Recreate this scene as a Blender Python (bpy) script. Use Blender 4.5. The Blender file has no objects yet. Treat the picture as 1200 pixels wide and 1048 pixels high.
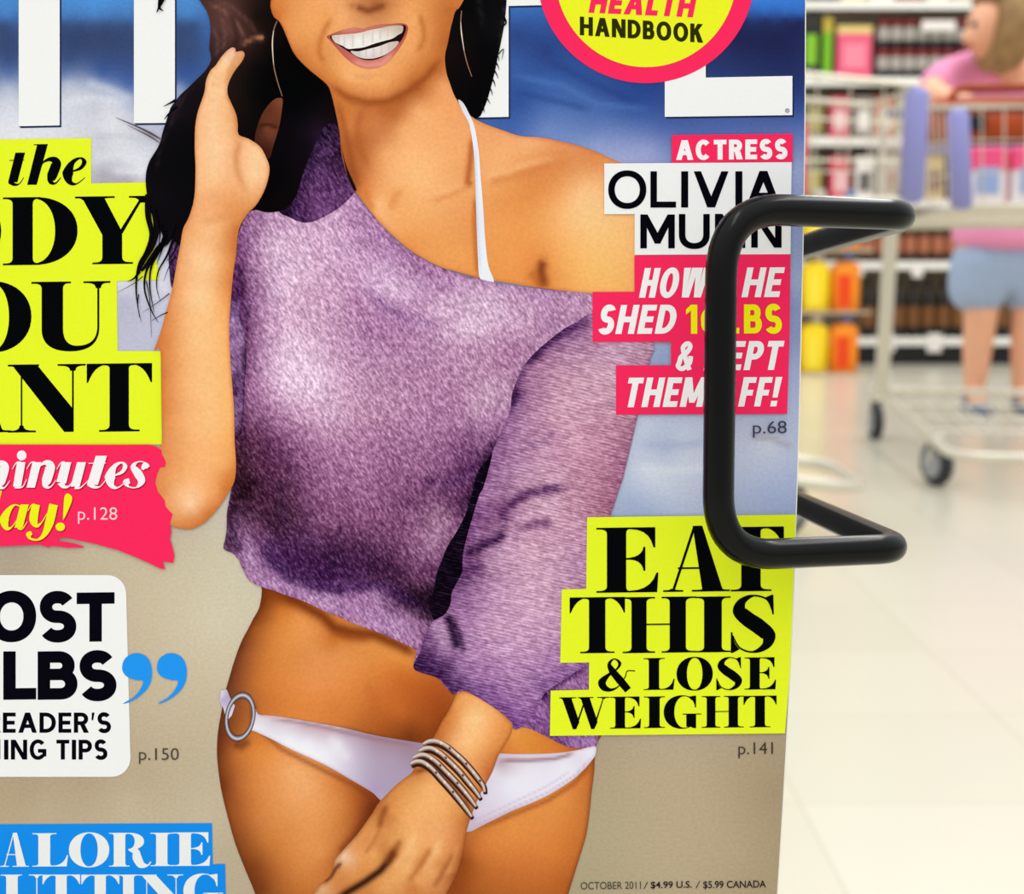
import bpy, bmesh, math, random
import numpy as np
from mathutils import Vector, Matrix
from mathutils.geometry import delaunay_2d_cdt
random.seed(4); rng = np.random.default_rng(4)
C = bpy.context.scene.collection
SC = bpy.context.scene

# ------------------------------------------------------------------ camera, light, exposure
F = 1754.0; PITCH = math.radians(7.44); CAMZ = 0.58
cam_d = bpy.data.cameras.new('camera'); cam = bpy.data.objects.new('camera', cam_d); C.objects.link(cam)
cam.location = (0, 0, CAMZ); cam.rotation_euler = (math.pi/2 - PITCH, 0, 0)
cam_d.sensor_fit = 'HORIZONTAL'; cam_d.sensor_width = 36.0; cam_d.lens = 36.0*F/1200.0
cam_d.clip_start = 0.01; cam_d.clip_end = 60
cam_d.dof.use_dof = True; cam_d.dof.focus_distance = 0.318
cam_d.dof.aperture_fstop = (cam_d.lens/1000.0)/0.0025
cam_d.dof.aperture_blades = 7
SC.camera = cam
SC.view_settings.view_transform = 'Standard'; SC.view_settings.look = 'None'
SC.view_settings.gamma = 1.0; SC.view_settings.use_curve_mapping = False
SC.view_settings.exposure = 0.0
w = bpy.data.worlds.new('world'); SC.world = w; w.use_nodes = True
wn = w.node_tree; bgn = wn.nodes['Background']; bgn.inputs[0].default_value = (0.965, 0.985, 1.0, 1)
wtc = wn.nodes.new('ShaderNodeTexCoord'); wsx = wn.nodes.new('ShaderNodeSeparateXYZ'); wmr = wn.nodes.new('ShaderNodeMapRange')
wmr.inputs['From Min'].default_value = -0.1; wmr.inputs['From Max'].default_value = 0.9
wmr.inputs['To Min'].default_value = 0.565; wmr.inputs['To Max'].default_value = 1.56     # brighter overhead, like a lit ceiling
wn.links.new(wtc.outputs['Generated'], wsx.inputs[0]); wn.links.new(wsx.outputs['Z'], wmr.inputs['Value']); wn.links.new(wmr.outputs['Result'], bgn.inputs[1])
def lamp(name, loc, size, size_y, power, rot=(0, 0, 0), col=(1, 0.99, 0.97)):
    d = bpy.data.lights.new(name, 'AREA'); d.shape = 'RECTANGLE'; d.size = size; d.size_y = size_y
    d.energy = power; d.color = col
    o = bpy.data.objects.new(name, d); C.objects.link(o); o.location = loc; o.rotation_euler = rot
    return o
for i, (x, y) in enumerate([(-0.6, -1.4), (1.9, 1.2), (1.9, 3.6), (1.9, 6.0), (-1.6, 3.6)]):
    lamp('ceiling_lamp', (x, y, 3.6), 0.35, 2.4, 26)

# ------------------------------------------------------------------ helpers
def s2l(c):
    c = np.asarray(c, float)/255.0
    return np.where(c <= 0.04045, c/12.92, ((c+0.055)/1.055)**2.4)
def mat(name, rgb, rough=0.5, spec=0.3, metal=0.0, noise=0.0, nscale=40.0, coat=0.0):
    m = bpy.data.materials.new(name); m.use_nodes = True
    nt = m.node_tree; b = nt.nodes['Principled BSDF']
    l = s2l(rgb); col = (float(l[0]), float(l[1]), float(l[2]), 1)
    b.inputs['Base Color'].default_value = col
    b.inputs['Roughness'].default_value = rough
    b.inputs['Specular IOR Level'].default_value = spec
    b.inputs['Metallic'].default_value = metal
    b.inputs['Coat Weight'].default_value = coat
    if noise > 0:
        tc = nt.nodes.new('ShaderNodeTexCoord'); n = nt.nodes.new('ShaderNodeTexNoise')
        n.inputs['Scale'].default_value = nscale; n.inputs['Detail'].default_value = 4
        r = nt.nodes.new('ShaderNodeMapRange')
        r.inputs['From Min'].default_value = 0.25; r.inputs['From Max'].default_value = 0.75
        r.inputs['To Min'].default_value = 1-noise; r.inputs['To Max'].default_value = 1+noise
        mx = nt.nodes.new('ShaderNodeMix'); mx.data_type = 'RGBA'; mx.blend_type = 'MULTIPLY'
        mx.inputs['Factor'].default_value = 1.0
        nt.links.new(tc.outputs['Object'], n.inputs['Vector'])
        nt.links.new(n.outputs['Fac'], r.inputs['Value'])
        mx.inputs[6].default_value = col
        nt.links.new(r.outputs['Result'], mx.inputs[7])
        nt.links.new(mx.outputs[2], b.inputs['Base Color'])
    return m
def print_mat(name, kind='plain', amt=0.12, scale=900.0, stretch=(1, 1, 1), rotz=0.0):
    """printed ink: colour comes from the mesh colour attribute, fine grain of the print or knit from noise"""
    m = bpy.data.materials.new(name); m.use_nodes = True
    nt = m.node_tree; b = nt.nodes['Principled BSDF']; L = nt.links.new
    b.inputs['Roughness'].default_value = 0.45; b.inputs['Specular IOR Level'].default_value = 0.015
    a = nt.nodes.new('ShaderNodeAttribute'); a.attribute_name = 'Col'
    tc = nt.nodes.new('ShaderNodeTexCoord'); mp = nt.nodes.new('ShaderNodeMapping')
    mp.inputs['Scale'].default_value = stretch
    mr_ = nt.nodes.new('ShaderNodeMapping'); mr_.inputs['Rotation'].default_value = (0, 0, rotz)
    L(tc.outputs['Object'], mr_.inputs['Vector']); L(mr_.outputs['Vector'], mp.inputs['Vector'])
    n = nt.nodes.new('ShaderNodeTexNoise'); n.inputs['Scale'].default_value = scale
    n.inputs['Detail'].default_value = 3.0; n.inputs['Roughness'].default_value = 0.6
    L(mp.outputs['Vector'], n.inputs['Vector'])
    val = n.outputs['Fac']
    if kind == 'rib':
        wv = nt.nodes.new('ShaderNodeTexWave'); wv.inputs['Scale'].default_value = 380.0
        wv.inputs['Distortion'].default_value = 9.0; wv.inputs['Detail'].default_value = 2.0
        wv.inputs['Detail Scale'].default_value = 0.35
        wv.bands_direction = 'Y'
        L(mp.outputs['Vector'], wv.inputs['Vector'])
        mm = nt.nodes.new('ShaderNodeMath'); mm.operation = 'MULTIPLY_ADD'
        mm.inputs[1].default_value = 0.13
        L(wv.outputs['Fac'], mm.inputs[0])
        m2 = nt.nodes.new('ShaderNodeMath'); m2.operation = 'MULTIPLY'; m2.inputs[1].default_value = 0.87
        L(n.outputs['Fac'], m2.inputs[0]); L(m2.outputs[0], mm.inputs[2])
        val = mm.outputs[0]
    r = nt.nodes.new('ShaderNodeMapRange')
    r.inputs['From Min'].default_value = 0.3; r.inputs['From Max'].default_value = 0.7
    r.inputs['To Min'].default_value = 1-amt; r.inputs['To Max'].default_value = 1+amt
    r.clamp = False
    L(val, r.inputs['Value'])
    mx = nt.nodes.new('ShaderNodeMix'); mx.data_type = 'RGBA'; mx.blend_type = 'MULTIPLY'
    mx.inputs['Factor'].default_value = 1.0
    if kind != 'plain':                     # yarn: dark loops stay saturated
        gm = nt.nodes.new('ShaderNodeGamma'); g2 = nt.nodes.new('ShaderNodeMapRange'); g2.clamp = False
        g2.inputs['From Min'].default_value = 0.3; g2.inputs['From Max'].default_value = 0.7
        g2.inputs['To Min'].default_value = 1.24; g2.inputs['To Max'].default_value = 0.70
        L(val, g2.inputs['Value']); L(a.outputs['Color'], gm.inputs['Color']); L(g2.outputs['Result'], gm.inputs['Gamma'])
        L(gm.outputs['Color'], mx.inputs[6])
    else: L(a.outputs['Color'], mx.inputs[6])
    L(r.outputs['Result'], mx.inputs[7])
    L(mx.outputs[2], b.inputs['Base Color'])
    return m
CB = math.cos(PITCH); SB = math.sin(PITCH)
def ray(px, py):
    x = (px-600.0)/F; y = -(py-524.0)/F
    return np.array([x, CB + y*SB, -SB + y*CB])
def at(px, py, Y):
    """point of the place seen at a photo pixel, at distance Y from the camera"""
    d = ray(px, py); t = Y/d[1]
    return Vector((d[0]*t, Y, CAMZ + d[2]*t))
def tag(o, label=None, cat=None, group=None, kind=None):
    if label: o['label'] = label
    if cat: o['category'] = cat
    if group: o['group'] = group
    if kind: o['kind'] = kind
    return o
def thing(name, label, cat, loc=(0, 0, 0), rz=0, group=None):
    o = bpy.data.objects.new(name, None); C.objects.link(o); o.empty_display_size = 0.05
    o.location = loc; o.rotation_euler = (0, 0, rz)
    return tag(o, label, cat, group)
def obj(name, bm, m, parent=None, smooth=False, loc=None):
    me = bpy.data.meshes.new(name)
    bmesh.ops.recalc_face_normals(bm, faces=bm.faces)
    bm.to_mesh(me); bm.free()
    for p in me.polygons: p.use_smooth = smooth
    me.materials.append(m)
    o = bpy.data.objects.new(name, me); C.objects.link(o)
    if parent: o.parent = parent
    if loc is not None: o.location = loc
    return o
def add_box(bm, c, s, bevel=0.0, rot=None, taper=None):
    r = bmesh.ops.create_cube(bm, size=1.0)
    vs = r['verts']
    for v in vs:
        v.co = Vector((v.co.x*s[0], v.co.y*s[1], v.co.z*s[2]))
        if taper and v.co.z > 0: v.co.x *= taper[0]; v.co.y *= taper[1]
    if bevel > 0:
        es = {e for v in vs for e in v.link_edges}
        rr = bmesh.ops.bevel(bm, geom=list(es), offset=bevel, segments=3, affect='EDGES', profile=0.6)
        vs = list({v for f in rr['faces'] for v in f.verts} | {v for v in vs if v.is_valid})
    M = Matrix.Translation(Vector(c)) @ (rot.to_4x4() if rot else Matrix.Identity(4))
    for v in vs: v.co = M @ v.co
def add_tube(bm, pts, r, n=8, closed=False, cap=True):
    pts = [Vector(p) for p in pts]; N = len(pts); rings = []
    up = Vector((0, 0, 1)); prev = None
    for i, p in enumerate(pts):
        if closed: t = pts[(i+1) % N]-pts[i-1]
        else: t = pts[min(i+1, N-1)]-pts[max(i-1, 0)]
        t.normalize()
        if prev is None:
            a = t.cross(up)
            if a.length < 1e-3: a = t.cross(Vector((1, 0, 0)))
            a.normalize()
        else:
            a = prev - t*prev.dot(t); a.normalize()
        prev = a; b = t.cross(a)
        rr = r[i] if isinstance(r, (list, tuple)) else r
        rings.append([bm.verts.new(p + a*math.cos(2*math.pi*k/n)*rr + b*math.sin(2*math.pi*k/n)*rr) for k in range(n)])
    M = N if closed else N-1
    for i in range(M):
        A = rings[i]; B = rings[(i+1) % N]
        for k in range(n): bm.faces.new((A[k], A[(k+1) % n], B[(k+1) % n], B[k]))
    if cap and not closed:
        bm.faces.new(rings[0][::-1]); bm.faces.new(rings[-1])
def add_lathe(bm, prof, n=20, c=(0, 0, 0), sx=1.0, sy=1.0):
    rings = []
    for r, z in prof:
        rings.append([bm.verts.new((c[0]+r*sx*math.cos(2*math.pi*k/n), c[1]+r*sy*math.sin(2*math.pi*k/n), c[2]+z)) for k in range(n)])
    for A, B in zip(rings[:-1], rings[1:]):
        for k in range(n): bm.faces.new((A[k], A[(k+1) % n], B[(k+1) % n], B[k]))
    bm.faces.new(rings[0][::-1]); bm.faces.new(rings[-1])
def fillet(pts, rad, seg=10):
    pts = [Vector(p) for p in pts]; out = [pts[0]]
    for i in range(1, len(pts)-1):
        p = pts[i]; a = pts[i-1]-p; b = pts[i+1]-p
        rr = rad[i] if isinstance(rad, (list, tuple)) else rad
        ang = a.angle(b); d = min(rr/math.tan(ang/2), a.length*0.49, b.length*0.49)
        A = p+a.normalized()*d; B = p+b.normalized()*d
        for k in range(seg+1):
            t = k/seg
            out.append(A*(1-t)**2 + p*2*t*(1-t) + B*t*t)
    out.append(pts[-1]); return out
def resample(pts, step):
    out = []
    for a, b in zip(pts[:-1], pts[1:]):
        n = max(1, int((b-a).length/step))
        for k in range(n): out.append(a.lerp(b, k/n))
    out.append(pts[-1]); return out
def dup(root, loc, rz=0, label=None, group=None):
    r = root.copy(); C.objects.link(r); r.location = loc; r.rotation_euler = (0, 0, rz)
    if label: r['label'] = label
    if group: r['group'] = group
    for ch in list(root.children):
        c = ch.copy(); C.objects.link(c); c.parent = r
        for g in list(ch.children):
            d = g.copy(); C.objects.link(d); d.parent = c
    return r

# ------------------------------------------------------------------ the setting
bm = bmesh.new(); add_box(bm, (1.0, 4.0, -0.05), (14, 13, 0.1))
fm = bpy.data.materials.new('vinyl_floor'); fm.use_nodes = True
nt = fm.node_tree; b = nt.nodes['Principled BSDF']
tc = nt.nodes.new('ShaderNodeTexCoord'); br = nt.nodes.new('ShaderNodeTexBrick')
br.offset = 0.0; br.inputs['Scale'].default_value = 1.0
br.inputs['Brick Width'].default_value = 0.305; br.inputs['Row Height'].default_value = 0.305
br.inputs['Mortar Size'].default_value = 0.0015
for k, c in (('Color1', (206, 201, 182)), ('Color2', (202, 197, 177)), ('Mortar', (190, 184, 162))):
    l = s2l(c); br.inputs[k].default_value = (l[0], l[1], l[2], 1)
nt.links.new(tc.outputs['Object'], br.inputs['Vector'])
nt.links.new(br.outputs['Color'], b.inputs['Base Color'])
b.inputs['Roughness'].default_value = 0.22; b.inputs['Specular IOR Level'].default_value = 0.45
tag(obj('floor', bm, fm), kind='structure')
bm = bmesh.new(); add_box(bm, (1.0, 9.6, 1.7), (14, 0.1, 3.4))
tag(obj('wall_back', bm, mat('wall_paint', (225, 220, 208), 0.7, noise=0.02)), kind='structure')

# ------------------------------------------------------------------ magazine plane
LEAN = math.radians(1.0)
nrm = np.array([0, -math.cos(LEAN), math.sin(LEAN)])          # towards the camera
vup = np.array([0, math.sin(LEAN), math.cos(LEAN)])
d0 = ray(600, 524); d0 = d0/np.linalg.norm(d0); P0 = np.array([0, 0, CAMZ]) + 0.32*d0
def plane(pts):
    """photo pixels -> metres on the cover (x right, y up)"""
    p = np.atleast_2d(np.asarray(pts, float))
    x = (p[:, 0]-600)/F; y = -(p[:, 1]-524)/F
    d = np.stack([x, CB+y*SB, -SB+y*CB], 1)
    o = np.array([0, 0, CAMZ])
    t = np.dot(P0-o, nrm)/(d@nrm)
    h = o+d*t[:, None]-P0
    return np.stack([h[:, 0], h@vup], 1)
BOT = plane([(360, 1285)])[0]
org = P0 + vup*BOT[1] + np.array([1, 0, 0])*BOT[0]            # base of the magazine
mag = thing('magazine', 'glossy magazine with a smiling woman in a purple sweater on its cover', 'magazine', tuple(org))
mag.rotation_euler = (math.pi/2 - LEAN, 0, 0)
LZ = 0.00003
def loc2(pts):
    return plane(pts)-BOT

def cr(pts, n=6, closed=True):
    """Catmull-Rom through pixel points"""
    p = np.asarray(pts, float); N = len(p); out = []
    rngi = range(N) if closed else range(N-1)
    for i in rngi:
        if closed: a, b_, c, d = p[i-1], p[i], p[(i+1) % N], p[(i+2) % N]
        else: a, b_, c, d = p[max(i-1, 0)], p[i], p[i+1], p[min(i+2, N-1)]
        for k in range(n):
            t = k/n
            out.append(0.5*((2*b_)+(-a+c)*t+(2*a-5*b_+4*c-d)*t*t+(-a+3*b_-3*c+d)*t**3))
    if not closed: out.append(p[-1])
    return np.array(out)
def inside(pt, poly):
    x, y = pt[:, 0], pt[:, 1]; r = np.zeros(len(pt), bool)
    q = np.roll(poly, -1, axis=0)
    for (x0, y0), (x1, y1) in zip(poly, q):
        if y0 == y1: continue
        c = ((y0 > y) != (y1 > y)) & (x < (x1-x0)*(y-y0)/(y1-y0)+x0)
        r ^= c
    return r
def fill(pieces, step=None):
    """pieces: list of (outer, [holes]) in pixels -> verts (n,2), triangles of their union"""
    V = []; E = []
    for outer, holes in pieces:
        for lp in [outer]+list(holes):
            s = len(V); n = len(lp)
            V += [tuple(map(float, v)) for v in lp]
            E += [(s+i, s+(i+1) % n) for i in range(n)]
    if step:
        al = np.array(V); x0, y0 = al.min(0); x1, y1 = al.max(0)
        gx, gy = np.meshgrid(np.arange(x0+step/2, x1, step), np.arange(y0+step/2, y1, step))
        gx = gx + (np.arange(gx.shape[0]) % 2)[:, None]*step/2
        g = np.stack([gx.ravel(), gy.ravel()], 1)
        ok = np.zeros(len(g), bool)
        for outer, holes in pieces:
            k = inside(g, np.asarray(outer))
            for h in holes: k &= ~inside(g, np.asarray(h))
            ok |= k
        V += [tuple(v) for v in g[ok]]
    idx = {}; VV = []; mp = []
    for v in V:
        key = (round(v[0], 3), round(v[1], 3))
        if key not in idx: idx[key] = len(VV); VV.append(key)
        mp.append(idx[key])
    EE = sorted({(min(mp[a], mp[b]), max(mp[a], mp[b])) for a, b in E if mp[a] != mp[b]})
    off = np.mean(VV, axis=0)
    for eps in (1e-4, 1e-6, 1e-3, 0.0):
        r = delaunay_2d_cdt([Vector((v[0]-off[0], v[1]-off[1])) for v in VV], EE, [], 0, eps)
        P = np.array([(v[0]+off[0], v[1]+off[1]) for v in r[0]]); T = np.array([f for f in r[2] if len(f) == 3], dtype=int)
        if len(T): break
    else: raise RuntimeError('outline could not be filled')
    cen = P[T].mean(1); keep = np.zeros(len(T), bool)
    for outer, holes in pieces:
        k = inside(cen, np.asarray(outer))
        for h in holes: k &= ~inside(cen, np.asarray(h))
        keep |= k
    T = T[keep]
    a, b_, c = P[T[:, 0]], P[T[:, 1]], P[T[:, 2]]
    ar = (b_[:, 0]-a[:, 0])*(c[:, 1]-a[:, 1])-(b_[:, 1]-a[:, 1])*(c[:, 0]-a[:, 0])
    T = T[np.abs(ar) > 1e-7]; ar = ar[np.abs(ar) > 1e-7]
    T[ar > 0] = T[ar > 0][:, ::-1]       # pixel y runs down: flip so faces look at the camera
    return P, T
def rbf(ctrl):
    X = np.array([(c[0], c[1]) for c in ctrl], float); Y = np.array([c[2] for c in ctrl], float)
    D = np.linalg.norm(X[:, None]-X[None], axis=2) ; n = len(X)
    A = np.zeros((n+1, n+1)); A[:n, :n] = D - np.eye(n)*1.5; A[:n, n] = 1; A[n, :n] = 1
    Wt = np.linalg.solve(A, np.vstack([Y, np.zeros((1, 3))]))
    def f(P):
        return np.linalg.norm(P[:, None]-X[None], axis=2)@Wt[:n] + Wt[n]
    return f
def seg_dist(P, line):
    best = np.full(len(P), 1e9); tt = np.zeros(len(P)); L = len(line)-1
    for i in range(L):
        a = np.array(line[i][:2], float); b_ = np.array(line[i+1][:2], float); d = b_-a
        t = np.clip(((P-a)@d)/max(d@d, 1e-9), 0, 1); q = a+t[:, None]*d
        dd = np.linalg.norm(P-q, axis=1); m = dd < best
        best[m] = dd[m]; tt[m] = (i+t[m])/L
    return best, tt
class Ink:
    """collects printed shapes into one mesh with a colour per vertex"""
    def __init__(s): s.V = []; s.T = []; s.K = []; s.n = 0
    def add(s, pieces, z, col=None, ctrl=None, strokes=(), step=None, edge=None, gain=1.0, shift=(0, 0, 0)):
        P, T = fill(pieces, step)
        if ctrl is not None: K = rbf(ctrl)(P)*gain + np.array(shift, float)
        else: K = np.tile(np.array(col, float), (len(P), 1))
        for st in strokes:
            line, c, wd = st[:3]; al = st[3] if len(st) > 3 else 1.0
            d, t = seg_dist(P, line)
            a = al*np.exp(-(d/wd)**2)*np.clip(np.minimum(t, 1-t)*8+0.25, 0, 1)
            K = K*(1-a[:, None]) + np.array(c, float)*a[:, None]
        if edge:
            c, wd, al = edge
            o = np.asarray(pieces[0][0]); d, t = seg_dist(P, np.vstack([o, o[:1]]))
            a = al*np.exp(-(d/wd)**2); K = K*(1-a[:, None])+np.array(c, float)*a[:, None]
        u = loc2(P)
        s.V.append(np.column_stack([u, np.full(len(u), z*LZ)])); s.T.append(T+s.n); s.K.append(s2l(np.clip(K, 1, 250))); s.n += len(P)
        return s
    def build(s, name, m, parent):
        V = np.vstack(s.V); T = np.vstack(s.T); K = np.vstack(s.K)
        me = bpy.data.meshes.new(name); me.from_pydata(V.tolist(), [], T.tolist())
        at_ = me.color_attributes.new('Col', 'FLOAT_COLOR', 'POINT')
        at_.data.foreach_set('color', np.column_stack([K, np.ones(len(K))]).astype(np.float32).ravel())
        me.materials.append(m); me.update()
        o = bpy.data.objects.new(name, me); C.objects.link(o); o.parent = parent
        return o
def poly(pts): return [(np.asarray(pts, float), [])]
def blob(pts, n=6): return [(cr(pts, n), [])]
def stroke(pts, wid, n=5):
    """tapering brush line as quads; pts pixels, wid full widths"""
    p = cr(pts, n, closed=False); k = np.linspace(0, len(wid)-1, len(p)); wd = np.interp(k, np.arange(len(wid)), wid)/2
    t = np.gradient(p, axis=0); t /= np.maximum(np.linalg.norm(t, axis=1), 1e-9)[:, None]
    nn = np.stack([-t[:, 1], t[:, 0]], 1); A = p+nn*wd[:, None]; B = p-nn*wd[:, None]
    return [(np.vstack([A, B[::-1]]), [])]
INK = print_mat('printed_ink', amt=0.012, scale=1500)
INK_PHOTO = print_mat('printed_photo', amt=0.07, scale=1300, stretch=(1, 1.2, 1))
INK_SKIN = print_mat('printed_skin', amt=0.06, scale=1300)
INK_KNIT = print_mat('printed_knit', 'knit', amt=0.36, scale=1500, stretch=(0.62, 1.35, 1), rotz=1.0)
INK_RIB = print_mat('printed_rib', 'rib', amt=0.26, scale=1350, stretch=(0.5, 1.3, 1), rotz=0.22)
BLK = (4, 5, 7); YEL = (231, 246, 42); PNK = (250, 44, 96); WHT = (243, 243, 244); BLU = (22, 142, 240)
# ------------------------------------------------------------------ lettering
def text_mesh(s, bold=0.0, shear=0.0, spacing=1.0):
    cu = bpy.data.curves.new('t', 'FONT'); cu.body = s; cu.offset = bold; cu.shear = shear
    cu.space_character = spacing; cu.resolution_u = 5
    o = bpy.data.objects.new('t', cu); C.objects.link(o)
    dg = bpy.context.evaluated_depsgraph_get(); dg.update()
    me = bpy.data.meshes.new_from_object(o.evaluated_get(dg))
    V = np.array([v.co[:2] for v in me.vertices]); T = []
    me.calc_loop_triangles()
    for t in me.loop_triangles: T.append(list(t.vertices))
    bpy.data.objects.remove(o); bpy.data.curves.remove(cu); bpy.data.meshes.remove(me)
    return V, np.array(T)
def put_text(ink, s, x0, x1, yt, yb, col, z, bold=0.03, slope=-0.012, shear=0.0, spacing=1.0, cap=None):
    """fit a word to the pixel box x0..x1, cap top yt, baseline yb"""
    V, T = text_mesh(s, bold, shear, spacing)
    H, _ = text_mesh('H', bold, 0); ch = H[:, 1].max(); b0 = H[:, 1].min()
    ux = (V[:, 0]-V[:, 0].min())/(V[:, 0].max()-V[:, 0].min())
    px = x0+ux*(x1-x0); py = yb-(V[:, 1]-b0)/(ch-b0)*(yb-yt)+slope*(px-x0)
    P = np.stack([px, py], 1)
    a, b_, c = P[T[:, 0]], P[T[:, 1]], P[T[:, 2]]
    ar = (b_[:, 0]-a[:, 0])*(c[:, 1]-a[:, 1])-(b_[:, 1]-a[:, 1])*(c[:, 0]-a[:, 0])
    T = T.copy(); T[ar > 0] = T[ar > 0][:, ::-1]
    u = loc2(P)
    ink.V.append(np.column_stack([u, np.full(len(u), z*LZ)])); ink.T.append(T+ink.n)
    ink.K.append(s2l(np.tile(np.array(col, float), (len(u), 1)))); ink.n += len(u)
def q(p0, p1, p2, n=6):
    t = np.linspace(0, 1, n)[:, None]; p0, p1, p2 = map(np.array, (p0, p1, p2))
    return ((1-t)**2*p0+2*t*(1-t)*p1+t*t*p2).tolist()
TH = 0.026
def serif(xa, xb, s0, s1, top, b=0.10, t=TH):
    y = 1.0 if top else 0.0; d = -1 if top else 1
    L = [(xa, y), (xa, y+d*t)] + q((xa+(s0-xa)*.3, y+d*t), (s0, y+d*t), (s0, y+d*b)) + \
        q((s1, y+d*b), (s1, y+d*t), (xb-(xb-s1)*.3, y+d*t)) + [(xb, y+d*t), (xb, y)]
    return (L, [])
def rect(x0, x1, y0, y1): return ([(x0, y0), (x1, y0), (x1, y1), (x0, y1)], [])
def ell(cx, cy, rx, ry, a0=0, a1=360, n=36, p=2.0):
    out = []
    for k in range(n+1):
        a = math.radians(a0+(a1-a0)*k/n); c, s = math.cos(a), math.sin(a)
        out.append((cx+rx*math.copysign(abs(c)**(2/p), c), cy+ry*math.copysign(abs(s)**(2/p), s)))
    return out
def st(pts, wid, n=7):
    """stroke in letter units (fractions of the letter's box); widths in letter heights, set when placed"""
    return ('stroke', pts, wid, n)
def glyph(ch, k=1.0):
    G = []
    if ch == 'D':
        G = [rect(.13, .40, 0, 1), serif(0, .5, .13, .40, True), serif(0, .5, .13, .40, False)]
        o = ell(.42, .5, .58, .5, 90, -90, 28, 2.15); i = ell(.42, .5, .28, .5-TH, -90, 90, 28, 2.1)
        G.append((o+i, []))
    elif ch == 'B':
        G = [rect(.13, .40, 0, 1), serif(0, .5, .13, .40, True), serif(0, .5, .13, .40, False)]
        for cy, ry, rx in ((.76, .24, .46), (.265, .265, .56)):
            G.append((ell(.42, cy, rx, ry, 90, -90, 20, 2.15)+ell(.42, cy, rx-.28, ry-TH, -90, 90, 20, 2.1), []))
    elif ch == 'O':
        G = [(ell(.5, .5, .5, .515, n=48, p=2.1)[:-1], [ell(.5, .5, .215, .485, n=48, p=2.1)[:-1]])]
    elif ch == 'E':
        G = [rect(.17, .48, 0, 1), serif(0, .55, .17, .48, True), serif(0, .55, .17, .48, False),
             ([(.48, 1), (.95, 1), (.95, .69), (.92, .69)]+q((.92, .69), (.86, .97), (.55, 1-TH)), []),
             ([(.48, 0), (.98, 0), (1, .30), (.97, .30)]+q((.97, .30), (.88, .03), (.55, TH)), []),
             ([(.48, .53), (.55, .535)]+q((.55, .535), (.74, .56), (.76, .70))+[(.79, .70), (.79, .33), (.76, .33)]+q((.76, .33), (.74, .49), (.55, .505))+[(.48, .505)], [])]
    elif ch == 'L':
        G = [rect(.17, .50, 0, 1), serif(0, .68, .17, .50, True), serif(0, .6, .17, .50, False),
             ([(.48, 0), (.96, 0), (1, .34), (.97, .34)]+q((.97, .34), (.88, .03), (.58, TH)), [])]
    elif ch == 'T':
        G = [rect(.35, .645, 0, 1), rect(0, 1, 1-TH, 1), serif(.19, .81, .35, .645, False),
             ([(0, 1), (0, .72), (.02, .72)]+q((.02, .72), (.10, .93), (.24, 1-TH))+[(.24, 1)], []),
             ([(1, 1), (1, .72), (.98, .72)]+q((.98, .72), (.90, .93), (.76, 1-TH))+[(.76, 1)], []),
             serif(.24, .76, .35, .645, True, .07)]
    elif ch == 'H':
        G = [rect(.12, .325, 0, 1), rect(.64, .86, 0, 1), rect(.3, .66, .495, .495+TH)]
        for a, b_, c, d in ((0, .44, .12, .325), (.53, 1, .64, .86)): G += [serif(a, b_, c, d, True), serif(a, b_, c, d, False)]
    elif ch == 'I':
        G = [rect(.25, .75, 0, 1), serif(0, 1, .25, .75, True), serif(0, 1, .25, .75, False)]
    elif ch == 'A':
        G = [([(.44, 1.0), (.585, 1.0), (.90, 0), (.59, 0)], []), ([(.125, 0), (.165, 0), (.475, .95), (.445, .98)], []),
             rect(.22, .66, .345, .345+TH), serif(0, .30, .11, .17, False, .045), serif(.43, 1, .59, .895, False, .04)]
    elif ch == 'N':
        G = [([(.08, 1), (.37, 1), (.845, .33), (.845, 0), (.725, 0), (.08, .95)], []), rect(.165, .185, 0, .95), rect(.825, .847, 0, 1),
             serif(0, .4, .09, .37, True, .06), serif(.64, 1, .80, .87, True), serif(0, .36, .15, .20, False)]
    elif ch == 'U':
        o = [(.13, 1), (.13, .30)]+q((.13, .30), (.14, -.01), (.50, -.01), 12)+q((.50, -.01), (.86, -.01), (.86, .34), 12)+[(.86, 1)]
        i = [(.835, 1), (.835, .34)]+q((.835, .34), (.83, .07), (.58, .07), 12)+q((.58, .07), (.40, .07), (.40, .33), 12)+[(.40, 1)]
        G = [(o+i, []), serif(0, .5, .13, .40, True), serif(.66, 1, .815, .88, True)]
    elif ch == 'Y':
        G = [([(.08, 1), (.36, 1), (.595, .47), (.595, 0), (.345, 0), (.345, .43)], []), ([(.83, .98), (.865, .98), (.60, .45), (.565, .49)], []),
             serif(0, .50, .09, .35, True, .05), serif(.68, 1, .81, .885, True), serif(.22, .73, .345, .595, False)]
    elif ch == 'W':
        G = [([(.05, 1), (.235, 1), (.40, .22), (.335, 0), (.27, 0)], []), ([(.335, 0), (.30, 0), (.515, .98), (.535, .94)], []),
             ([(.42, 1), (.60, 1), (.765, .22), (.70, 0), (.635, 0)], []), ([(.70, 0), (.665, 0), (.875, .99), (.895, .99)], []),
             serif(0, .34, .05, .24, True, .06), serif(.37, .68, .42, .60, True, .06), serif(.76, 1, .86, .91, True, .06)]
    elif ch == 'S':
        G = [st([(.87, .74), (.77, .92), (.50, .988), (.27, .90), (.20, .735), (.36, .59), (.60, .45), (.80, .285), (.73, .11), (.47, .012), (.20, .09), (.06, .30)],
                [.02, .03, .03, .12, .24, .26, .27, .25, .13, .03, .03, .02], 9),
             ([(.86, 1.0), (.90, 1.0), (.91, .66), (.88, .66)]+q((.88, .66), (.86, .82), (.72, .95)), []),
             ([(.02, 0), (.06, 0)]+[(.20, .06)]+q((.20, .06), (.07, .16), (.05, .36))+[(.02, .36)], [])]
    elif ch in 'CG':
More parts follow.
